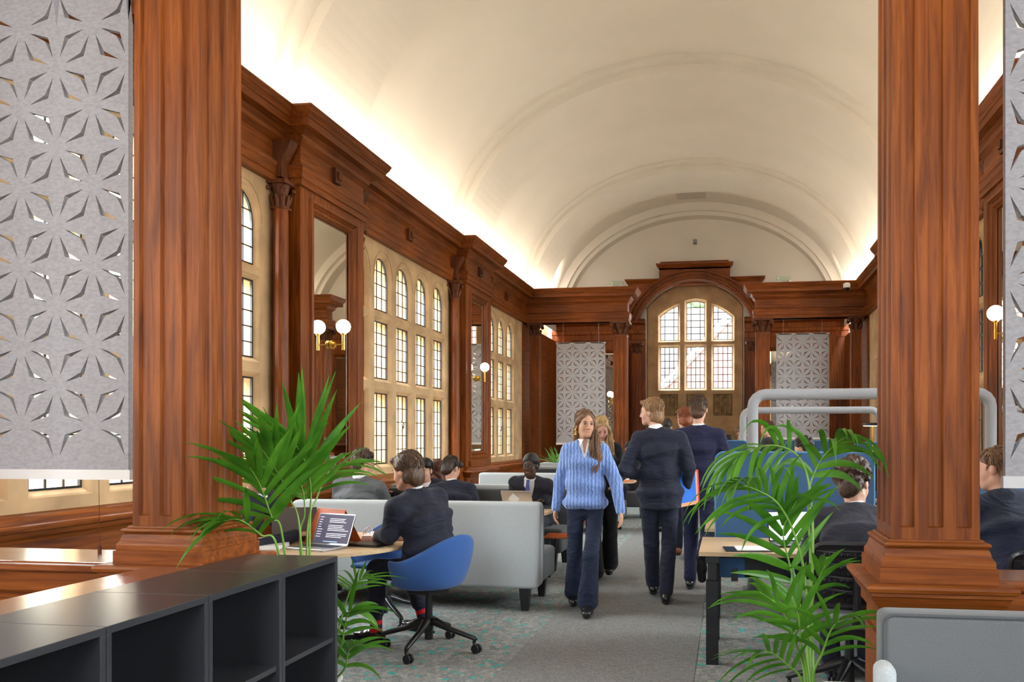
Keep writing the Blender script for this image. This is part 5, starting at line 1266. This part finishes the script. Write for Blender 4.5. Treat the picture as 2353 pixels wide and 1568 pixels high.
NAVY = cloth('navy_suit', (.016, .018, .034)); NAVY2 = cloth('dark_navy_suit', (.014, .0155, .029)); BLK = cloth('black_wool', (.008, .008, .010)); CHAR = cloth('charcoal_suit', (.030, .031, .044)); GREYB = cloth('grey_blazer', (.10, .105, .115)); INDIGO = cloth('indigo_suit', (.014, .015, .045))
PANTB = cloth('navy_trousers', (.014, .020, .045)); M['sock_red'] = mat('red_sock', (.6, .01, .02), .9); M['sock_navy'] = mat('navy_sock', (.01, .01, .03), .9)
# ================================================================== THE PEOPLE IN THE ROOM
def turn(v, a): c, s = math.cos(a), math.sin(a); return (v[0]*c-v[1]*s, v[0]*s+v[1]*c, v[2])
# ---- woman in the blue jumper, walking towards us
def knit():
    m, nt, b = nodes('blue_cable_knit'); N = nt.nodes; L = nt.links; b.inputs['Roughness'].default_value = .95; b.inputs['Sheen Weight'].default_value = .3
    tc = N.new('ShaderNodeTexCoord'); w1 = N.new('ShaderNodeTexWave'); w1.bands_direction = 'X'; w1.inputs['Scale'].default_value = 11; w1.inputs['Distortion'].default_value = 2.5; w1.inputs['Detail'].default_value = 1; w1.inputs['Detail Scale'].default_value = 4
    L.new(tc.outputs['Object'], w1.inputs['Vector']); n = N.new('ShaderNodeTexNoise'); n.inputs['Scale'].default_value = 260; L.new(tc.outputs['Object'], n.inputs['Vector'])
    ad = N.new('ShaderNodeMath'); ad.operation = 'MULTIPLY_ADD'; ad.inputs[1].default_value = .35; L.new(n.outputs[0], ad.inputs[0]); L.new(w1.outputs['Fac'], ad.inputs[2])
    bp = N.new('ShaderNodeBump'); bp.inputs['Strength'].default_value = .9; bp.inputs['Distance'].default_value = .008; L.new(ad.outputs[0], bp.inputs['Height']); L.new(bp.outputs[0], b.inputs['Normal'])
    cr = N.new('ShaderNodeValToRGB'); e = cr.color_ramp.elements; e[0].color = (.13, .22, .52, 1); e[1].color = (.24, .37, .72, 1); e[0].position = .1; L.new(w1.outputs['Fac'], cr.inputs[0]); L.new(cr.outputs[0], b.inputs['Base Color']); return m
KNIT = knit()
WX, WY = -1.18, 6.74
Pw = Person('young woman in light blue cable knit jumper and navy trousers walking towards us', (WX, WY), PI+.10)
H = 1.70; J = standing(H, .42, 'l', sw=.150, el=(-.255, .03, 1.10), wl=(-.300, .13, .86), er=(.215, -.06, 1.10), wr=(.250, -.01, .87))
J['kl'] = (-.055, .14, .49); J['al'] = (-.03, .13, .085); J['kr'] = (.085, .02, .48); J['ar'] = (.10, -.16, .12)
Pw.head((0, .015, 1.575), (-.42, 1, -.02), (-.05, 0, 1), .96)
make(Pw, J, dict(skin='tan', hair='lightbrown', style='long', sweep=-1, hairlen=.30, fem=True, top='jumper', topm=KNIT, legm=PANTB, vneck=(.105, .075), shirt_v=(.055, .030), tail=.02, cell=.0055, bcell=.0045, girth=.86, legr=(.070, .062, .088), hipk=1.0, cuff=.036, wrinkle=.003, hcell=.0042, gaze=-.3, eyes=True, seed=2,
    hand_l=dict(side=(0, 1, 0), n=(1, 0, 0), curl=.7), hand_r=dict(side=(0, 1, 0), n=(-1, 0, 0), curl=.8)))
m = MB(); e0 = Pw.hp(.083, -.0, -.045)
for k in range(5): m.ball(tuple(e0+V3(0, 0, -.012*k)+V3(.004*math.sin(k*2), 0, 0)), (.008+.0015*k, .005, .008), 8, 6)
m.build('earring', M['brass'], Pw.root, smooth=True)
m = MB(); e0 = Pw.hp(-.083, -.0, -.045)
for k in range(5): m.ball(tuple(e0+V3(0, 0, -.012*k)), (.008+.0015*k, .005, .008), 8, 6)
m.build('earring', M['brass'], Pw.root, smooth=True)
# ---- blonde woman in black right behind her
Pb = Person('blonde woman in black jacket and wide black trousers, half hidden, looking down', (-1.27, 8.22), PI+.15)
J = standing(1.68, .35, 'r', sw=.155); J['wl'] = (-.14, .2, 1.0)
Pb.head((0, .03, 1.555), (-.1, 1, -.65), (0, .3, 1), .96)
make(Pb, J, dict(skin='rosy', hair='fairblond', style='long', sweep=-1, hairlen=.26, fem=True, topm=BLK, legm=BLK, cell=.008, bcell=.0065, girth=.88, legr=(.088, .075, .10), seed=4, hcell=.006, vneck=(.14, .07), tail=.10))
# ---- young man with folders, walking away, looking to the side
Pf = Person('blond young man in dark navy suit walking away with coloured folders under his arm', (-.60, 7.25), .06)
J = standing(1.83, .40, 'l', sw=.195, el=(-.315, -.10, 1.17), wl=(-.12, .10, 1.10), er=(.27, -.05, 1.19), wr=(.225, .14, .98))
J['kl'] = (-.075, .10, .50); J['al'] = (-.06, .26, .10); J['kr'] = (.09, .05, .52); J['ar'] = (.06, -.08, .085)
J['pelvis'] = (.01, 0, .99); J['neck'] = (-.03, -.01, 1.525)
Pf.head((-.072, .03, 1.69), (-1, .38, -.02), (0, 0, 1), 1.0)
make(Pf, J, dict(skin='fair', hair='blond', style='mid', topm=NAVY, legm=NAVY, cell=.006, bcell=.005, seed=5, legr=(.092, .070, .064), tail=.15, girth=1.03, wrinkle=.007, wfreq=26))
for i, (mt_, dx, dz, lb) in enumerate([('blue_plastic', 0, 0, 'bright blue plastic folder under the arm of the blond man'), ('peach', .010, -.03, 'peach folder tucked behind the bright blue folder'), ('red', .018, -.015, 'red folder tucked behind the bright blue folder')]):
    m = MB(); m.prism(rrect(-.15, .11, -.13, .17, .01, 3), lambda u, v, d: (d, u, v), -.003+dx, .004+dx)
    o = m.build('folder', M[mt_]); o.location = Vector((-.60, 7.25, 0))+Matrix.Rotation(.06, 3, 'Z') @ Vector((.245+dx, .06+.03*i, 1.01+dz)); o.rotation_euler = (.10, .04, -.75); tag(o, lb, 'folder', 'folders carried by the blond man')
# ---- tall young man in navy walking away beside the desk
Pt = Person('tall man with short brown hair in navy suit walking away, one shoe lifted', (-.27, 7.80), -.02)
J = standing(1.86, .2, 'l', sw=.20, el=(-.265, -.04, 1.22), wl=(-.255, .10, .99), er=(.27, -.04, 1.22), wr=(.25, .10, .99))
J['kl'] = (-.08, .12, .53); J['al'] = (-.085, .08, .09); J['kr'] = (.085, -.0, .52); J['ar'] = (.045, -.30, .34); J['tr'] = (.045, -.36, .16); J['ur'] = V3(0, .94, .34)
Pt.head((0, .015, 1.735), (.12, 1, -.05), (0, 0, 1), 1.0)
make(Pt, J, dict(skin='fair', hair='brown', style='short', vol=1.0, topm=INDIGO, legm=INDIGO, cell=.0065, bcell=.006, seed=6, legr=(.092, .070, .062), tail=.15, girth=1.04, wrinkle=.004))
# ---- red haired person between the two men
Pr = Person('red haired person in navy suit and brown shoes, mostly hidden between the two men', (-.52, 9.95), .05)
J = standing(1.84, .3, 'r', sw=.18); Pr.head((0, .015, 1.70), (-.5, 1, -.05), (0, 0, 1), 1.0)
make(Pr, J, dict(skin='fair', hair='red', style='mid', topm=NAVY, legm=PANTB, cell=.010, bcell=.009, seed=7, shoem=M['brown_shoe'], hcell=.006, eyes=False, tail=.1))
# ---- students around the booth and tables
def seated(label, x, y, rz, at, hair_, style, topm, legm=NAVY2, zs=.46, yaw=0, pitch=-.3, skin_='fair', cell=.009, seed=1, arms='desk', sw=.19, bow=.03, spec=None, hs=1.0, **kw):
    """at = (photo x, photo y, distance) of the middle of the head; the pelvis sits on the chair at (x, y)"""
    q = Person(label, (x, y), rz); w_ = PD(*at)-Vector((x, y, 0)); hl = Matrix.Rotation(-rz, 3, 'Z') @ w_; Hc = V3(*hl)
    Pv = V3(0, 0, zs+.11); N = Hc-V3(Hc[0]*.25, .055, .150); sp = unit(N-Pv); side_ = unit(V3(1, 0, 0)-sp*sp[0])
    C = Pv+(N-Pv)*.64+V3(0, -bow, 0); S0 = N-sp*.072
    J = dict(pelvis=Pv, chest=C, neck=N, sl=S0-side_*sw, sr=S0+side_*sw, hl=(-.09, .03, zs+.085), hr=(.09, .03, zs+.085), kl=(-.12, .45, zs+.075), kr=(.12, .45, zs+.075), al=(-.11, .42, .09), ar=(.11, .42, .09))
    for s_, k in (('l', -1), ('r', 1)):
        sh_ = J['s'+s_]; J['e'+s_] = sh_+V3(k*.07, .10, -.24); J['w'+s_] = V3(k*.09, sh_[1]+.30, max(.785, sh_[2]-.30))
    J.update(spec or {}); q.head(Hc, (math.sin(yaw), math.cos(yaw), pitch), (0, .2, 1), hs)
    look = dict(skin=skin_, hair=hair_, style=style, topm=topm, legm=legm, cell=cell, bcell=cell*.85, seed=seed, hcell=.0065, tail=.02, hand_l=dict(side=(1, 0, 0), n=(0, 0, -1)), hand_r=dict(side=(-1, 0, 0), n=(0, 0, -1))); look.update(kw); make(q, J, look); q.J = J; return q
# man in the blue swivel chair, seen from behind
seated('young man in dark suit and red striped socks leaning forward on the blue swivel chair', CH.x+.02, CH.y, PI/2-.42, (935, 1084, 5.60), 'brown', 'mid', NAVY2, zs=.475, yaw=-.15, pitch=-.22, cell=.006, bcell=.0055, hcell=.0048, seed=8, sw=.205, hs=1.04, vol=1.04, socks=True, hem=.14, wrinkle=.006, wfreq=30, girth=1.05, bow=.05,
    spec=dict(kl=(-.13, .40, .545), al=(-.10, .44, .095), kr=(.15, .38, .54), ar=(.20, .27, .13), el=(-.27, .12, .82), wl=(-.15, .34, .785), er=(.27, .14, .80), wr=(.12, .38, .785)))
# student in glasses on the facing sofa
Pg = seated('student in glasses, dark three piece suit and blue tie sitting on the facing sofa', -2.12, 9.0, PI-.10, (1219, 1071, 8.75), 'black_curly', 'afro', CHAR, CHAR, zs=.45, yaw=.08, pitch=-.03, skin_='dark', cell=.007, bcell=.0052, hcell=.005, seed=9, vneck=(.22, .080), locks=.8, vol=.93, bow=0, sw=.195, spec=dict(el=(-.28, .02, .78), er=(.28, .02, .78), wl=(-.16, .28, .785), wr=(.16, .28, .785)))
m = MB()
for x in (-.033, .033):
    pts = [tuple(Pg.hp(x+.027*math.cos(t), .103-2.4*(x+.027*math.cos(t))**2, .0+.020*math.sin(t))) for t in [2*PI*k/16 for k in range(17)]]; m.tube(pts, .0022, 5, cap=False)
    m.tube([tuple(Pg.hp(x*1.8, .095, .006)), tuple(Pg.hp(x*2.4, .0, .004))], .0018, 5)
m.tube([tuple(Pg.hp(-.008, .104, .004)), tuple(Pg.hp(.008, .104, .004))], .002, 5); m.build('glasses', M['black'], Pg.root)
m = MB(); N0 = np.array(Pg.J['neck']); m.add([tuple(N0+V3(x, y, z)) for x, y, z in ((-.018, .078, .0), (.018, .078, 0), (.014, .092, -.03), (-.014, .092, -.03), (-.030, .124, -.20), (.030, .124, -.20), (0, .128, -.24))], [(0, 1, 2, 3), (3, 2, 5, 4), (4, 5, 6)]); o = m.build('tie', mat('blue_tie', (.02, .04, .20), .5), Pg.root, fix=False); q = o.modifiers.new('t', 'SOLIDIFY'); q.thickness = .012; q.offset = 0
seated('student with dark curly hair in grey blazer sitting by the window, back turned', -3.42, 7.22, -.10, (835, 1066, 7.65), 'curly', 'curly', GREYB, yaw=.65, cell=.007, seed=21, zs=.47, girth=1.1, hcell=.005, sw=.21, vol=.98)
seated('student with straight dark hair in navy blazer, head bent, back turned', -2.78, 7.98, .10, (1038, 1078, 8.45), 'dark', 'fringe', NAVY, yaw=.6, pitch=-.5, cell=.0075, seed=22, hcell=.005, zs=.44)
seated('boy with black hair peering across the booth, facing us', -3.30, 9.05, PI+.1, (975, 1081, 8.95), 'black', 'fringe', NAVY2, yaw=.1, pitch=-.15, seed=23, cell=.0075, bcell=.006)
seated('girl with long auburn hair beside the peering boy', -3.80, 9.25, PI-.9, (1003, 1084, 9.35), 'auburn', 'long', NAVY2, yaw=.6, seed=24, fem=True, hairlen=.2)
seated('student in dark suit bending over the round table behind the palm', -3.50, 5.22, -PI/2+.25, (603, 1086, 5.5), 'brown', 'short', NAVY2, pitch=-.7, seed=25, cell=.007, hcell=.005, vol=1.15)
# ---- the desks
seated('boy with tousled curly hair in slate suit at the desk, back turned', .74, 4.74, .0, (1962, 1112, 4.92), 'curly', 'curly', CHAR, yaw=.62, pitch=-.30, cell=.0065, seed=31, zs=.47, hcell=.0045, girth=1.08, vol=1.10, bcell=.005, sw=.20, bow=.06, hs=1.07)
seated('boy with sandy hair in navy jumper at the next desk', 1.58, 4.50, .10, (2288, 1080, 4.62), 'lightbrown', 'short', cloth('navy_jumper', (.012, .016, .034)), yaw=-.9, pitch=-.10, cell=.007, seed=32, zs=.47, hcell=.005, bcell=.0055, top='jumper', collar=False, girth=1.08, sw=.20)
seated('dark haired student seen low behind the large blue screen', .83, 8.85, -.2, (1845, 1033, 8.9), 'dark_curly', 'curly', NAVY2, yaw=-1.3, seed=33, cell=.012, hcell=.008)
seated('black haired student bowed behind the large blue screen', 1.25, 10.72, .1, (1888, 1036, 10.75), 'black', 'short', NAVY2, seed=34, cell=.012, hcell=.008, eyes=False)
seated('student in the second booth beside the far fluted column', -1.95, 14.9, PI, (1446, 1032, 14.9), 'dark', 'short', NAVY2, seed=35, cell=.014, hcell=.009, eyes=False)
def stander(label, x, y, rz, H, hair_, style, topm, seed, yaw=0, skin_='fair', **kw):
    q = Person(label, (x, y), rz); J = standing(H, sw=.18); n = np.array(J['neck']); q.head((0, .015, H-.125), (math.sin(yaw), math.cos(yaw), -.05), (0, 0, 1), 1.0)
    look = dict(skin=skin_, hair=hair_, style=style, topm=topm, legm=NAVY2, cell=.013, bcell=.011, seed=seed, hcell=.009, tail=.1); look.update(kw); make(q, J, look)
stander('person in dark grey jacket standing within the tube frames, face turned away', .62, 12.9, PI*.7, 1.72, 'auburn', 'short', cloth('dark_grey_jacket', (.035, .037, .04)), 41, skin_='rosy')
stander('person in mid grey blazer standing behind the tube upright', .24, 14.0, PI*1.2, 1.66, 'lightbrown', 'short', GREYB, 42)
stander('person in white shirt standing far off below the carved stone', .0, 15.2, .8, 1.50, 'dark', 'short', M['shirt'], 43)
stander('person in dark suit standing past the red haired person, barely showing', -.93, 12.6, 0, 1.74, 'dark', 'short', NAVY2, 44)
# ================================================================== PALMS
def leafm(name, c, c2):
    m, nt, b = nodes(name); N = nt.nodes; L = nt.links; tc = N.new('ShaderNodeTexCoord'); n = N.new('ShaderNodeTexNoise'); n.inputs['Scale'].default_value = 7; L.new(tc.outputs['Object'], n.inputs['Vector'])
    cr = N.new('ShaderNodeValToRGB'); e = cr.color_ramp.elements; e[0].position = .3; e[0].color = (*c, 1); e[1].position = .7; e[1].color = (*c2, 1); L.new(n.outputs[0], cr.inputs[0]); L.new(cr.outputs[0], b.inputs['Base Color'])
    b.inputs['Roughness'].default_value = .32; b.inputs['Specular IOR Level'].default_value = .5
    t = N.new('ShaderNodeBsdfTranslucent'); L.new(cr.outputs[0], t.inputs[0]); mx = N.new('ShaderNodeMixShader'); mx.inputs[0].default_value = .35
    L.new(b.outputs[0], mx.inputs[1]); L.new(t.outputs[0], mx.inputs[2]); L.new(mx.outputs[0], N['Material Output'].inputs[0]); return m
LEAF = leafm('palm_leaf', (.03, .13, .009), (.10, .28, .022)); STEM = mat('palm_stem', (.16, .32, .05), .4)
def bez(pts, n):
    """smooth curve through the points (Catmull-Rom)"""
    p = [Vector(q) for q in pts]; p = [p[0]*2-p[1]]+p+[p[-1]*2-p[-2]]; out = []
    seg = len(p)-3
    for i in range(n+1):
        u = seg*i/n; k = min(int(u), seg-1); t = u-k; a, b, c, d = p[k:k+4]
        out.append(.5*((2*b)+(c-a)*t+(2*a-5*b+4*c-d)*t*t+(-a+3*b-3*c+d)*t**3))
    return out
def frond(root, base, pts, leaf_from=.42, nl=16, ll=.34, wd=.017, droop=.5, seed=0, spread=(1, 0, 0), r0=.007):
    """stem along pts (world), leaflets on both sides from leaf_from to the tip"""
    rn = random.Random(seed); c = bez(pts, 40); b = Vector(base); m = MB(); m.tube([tuple(p-b) for p in c], [r0*(1-.8*i/40) for i in range(41)], 6)
    st = m.build('stem', STEM, root, smooth=True); m = MB()
    sp = Vector(spread).normalized()
    for i in range(nl):
        f = leaf_from+(1-leaf_from)*(i+.3)/nl; k = f*40; k0 = min(39, int(k)); p = c[k0].lerp(c[k0+1], k-k0); t = (c[min(40, k0+2)]-c[max(0, k0-1)]).normalized()
        s0 = (sp-t*sp.dot(t)).normalized(); nn = t.cross(s0)
        for s in (-1, 1):
            g_ = (f-leaf_from)/(1-leaf_from); L = ll*(.62+.75*math.sin(PI*min(1, .18+.72*g_)))*rn.uniform(.78, 1.15)*(.72 if g_ > .85 else 1)
            d = (s0*s*(1.0-.55*g_)*rn.uniform(.8, 1.1)+t*(.55+.9*g_)*rn.uniform(.85, 1.2)+nn*rn.uniform(-.3, .32)+Vector((0, 0, .10))).normalized(); dr_ = droop*rn.uniform(.6, 1.5); pos = p.copy(); vs = []; n = 7
            wv = wd*rn.uniform(.8, 1.15)
            for q in range(n+1):
                u = q/n; w_ = wv*math.sin(PI*min(1, .10+.90*u)**.75)*(1 if q < n else 0)+.0008
                sd = d.cross(nn); sd = sd.normalized() if sd.length > .01 else s0
                sd = (sd+Vector((0, 0, 0))).normalized(); up_ = sd.cross(d).normalized(); up_ = up_ if up_.z > 0 else -up_
                vs += [tuple(pos+sd*w_+up_*w_*.35-b), tuple(pos-b), tuple(pos-sd*w_+up_*w_*.35-b)]
                d = (d+Vector((0, 0, -dr_*(.10+.26*u)))).normalized(); pos = pos+d*(L/n)
            m.add(vs, [(q*3+a, q*3+a+1, (q+1)*3+a+1, (q+1)*3+a) for q in range(n) for a in (0, 1)])
    o = m.build('frond', LEAF, st, smooth=True, fix=False)
def palm(label, base, fronds, potm):
    r = empty('potted_palm', base); tag(r, label, 'plant'); b = Vector(base)
    m = MB(); m.lathe([(.11, .0), (.15, .26), (.16, .28), (.15, .285), (.13, .25)], (0, 0, 0), 24); m.build('pot', potm, r, smooth=False)
    m = MB(); m.lathe([(.001, .24), (.135, .245)], (0, 0, 0), 16); m.build('soil', mat('soil', (.03, .02, .012), 1), r)
    for k, f in enumerate(fronds):
        pts = [Vector((base[0]+f.get('ox', 0), base[1]+f.get('oy', 0), .24))]+[PD(*q) for q in f['p']]
        frond(r, base, pts, f.get('lf', .42), f.get('n', 15), f.get('ll', .30), f.get('w', .016), f.get('dr', .5), k*7+3, f.get('sp', (CS, SN, 0)))
# the palm beyond the bookcase
palm('bushy kentia palm rising behind the end of the charcoal bookcase', (-2.02, 3.72, 0), [
    dict(p=[(712, 1230, 3.95), (714, 1120, 3.95), (700, 1060, 3.93), (672, 1010, 3.88)], lf=.55, n=10, ll=.31, w=0.0167, dr=.12, sp=(CS, SN, 0)),
    dict(p=[(690, 1230, 3.9), (668, 1150, 3.9), (640, 1090, 3.8), (600, 1030, 3.7)], lf=.55, n=9, ll=.28, w=0.0158, dr=.15),
    dict(p=[(706, 1230, 4.0), (730, 1140, 4.1), (760, 1080, 4.2), (815, 1060, 4.3)], lf=.52, n=10, ll=.24, w=0.0114, dr=.45),
    dict(p=[(650, 1240, 3.75), (625, 1190, 3.7), (600, 1120, 3.62), (575, 1075, 3.55)], lf=.45, n=8, ll=.27, w=0.0158, dr=.40, ox=-.05),
    dict(p=[(640, 1270, 3.65), (600, 1230, 3.6), (550, 1195, 3.5), (505, 1200, 3.45)], lf=.50, n=7, ll=.22, w=0.0132, dr=.6, ox=-.06),
    dict(p=[(690, 1260, 3.95), (700, 1180, 3.95), (690, 1110, 3.95), (640, 1050, 3.9)], lf=.6, n=8, ll=.26, w=0.0141, dr=.2, ox=.03),
    dict(p=[(785, 1420, 4.05), (800, 1370, 4.0), (815, 1340, 3.95), (845, 1325, 3.9)], lf=.55, n=8, ll=.17, w=0.0062, dr=.35, ox=.08),
    dict(p=[(784, 1500, 4.0), (790, 1450, 3.95), (800, 1410, 3.9), (818, 1400, 3.9)], lf=.4, n=5, ll=.20, w=0.0132, dr=.7, ox=.08),
    dict(p=[(790, 1540, 3.9), (800, 1500, 3.85), (815, 1480, 3.8)], lf=.35, n=5, ll=.18, w=0.0141, dr=.7, ox=.08),
], mat('white_pot', (.5, .5, .5), .5))
# the palm in front of the desks
palm('tall kentia palm with arching fronds standing before the desks and the thick column', (.33, 3.02, 0), [
    dict(p=[(1862, 1500, 3.1), (1868, 1250, 3.1), (1860, 1120, 3.12), (1835, 1050, 3.15), (1780, 1024, 3.15), (1715, 1038, 3.1), (1680, 1070, 3.1)], lf=.62, n=11, ll=.20, w=0.0090, dr=1.5),
    dict(p=[(1866, 1500, 3.15), (1862, 1280, 3.2), (1858, 1140, 3.2), (1880, 1070, 3.2), (1915, 1025, 3.12), (1950, 1000, 3.05)], lf=.58, n=8, ll=.20, w=0.0127, dr=1.3),
    dict(p=[(1855, 1500, 3.05), (1850, 1330, 3.05), (1822, 1220, 3.0), (1785, 1155, 2.95), (1735, 1125, 2.9), (1690, 1112, 2.85)], lf=.55, n=10, ll=.22, w=0.0097, dr=1.0),
    dict(p=[(1858, 1500, 3.1), (1840, 1400, 3.1), (1815, 1300, 3.1), (1800, 1220, 3.05), (1830, 1150, 3.0)], lf=.50, n=8, ll=.22, w=0.0142, dr=.35),
    dict(p=[(1850, 1560, 3.0), (1825, 1470, 2.95), (1795, 1400, 2.9), (1745, 1360, 2.85)], lf=.45, n=7, ll=.19, w=0.0097, dr=.5, ox=-.03),
    dict(p=[(1855, 1560, 3.0), (1840, 1480, 2.95), (1835, 1420, 2.9), (1820, 1370, 2.9)], lf=.5, n=5, ll=.15, w=0.0134, dr=.35, ox=-.02),
    dict(p=[(1845, 1580, 2.9), (1810, 1530, 2.85), (1770, 1500, 2.8), (1730, 1500, 2.75)], lf=.4, n=7, ll=.17, w=0.0090, dr=.5, ox=-.04),
    dict(p=[(1868, 1580, 3.0), (1890, 1500, 2.95), (1915, 1440, 2.9), (1950, 1420, 2.85)], lf=.45, n=7, ll=.17, w=0.0105, dr=.6, ox=.04),
    dict(p=[(1868, 1500, 3.1), (1866, 1400, 3.1), (1878, 1340, 3.05), (1895, 1300, 3.0)], lf=.62, n=4, ll=.12, w=0.0112, dr=.5),
], mat('charcoal_pot', (.05, .05, .05), .5))
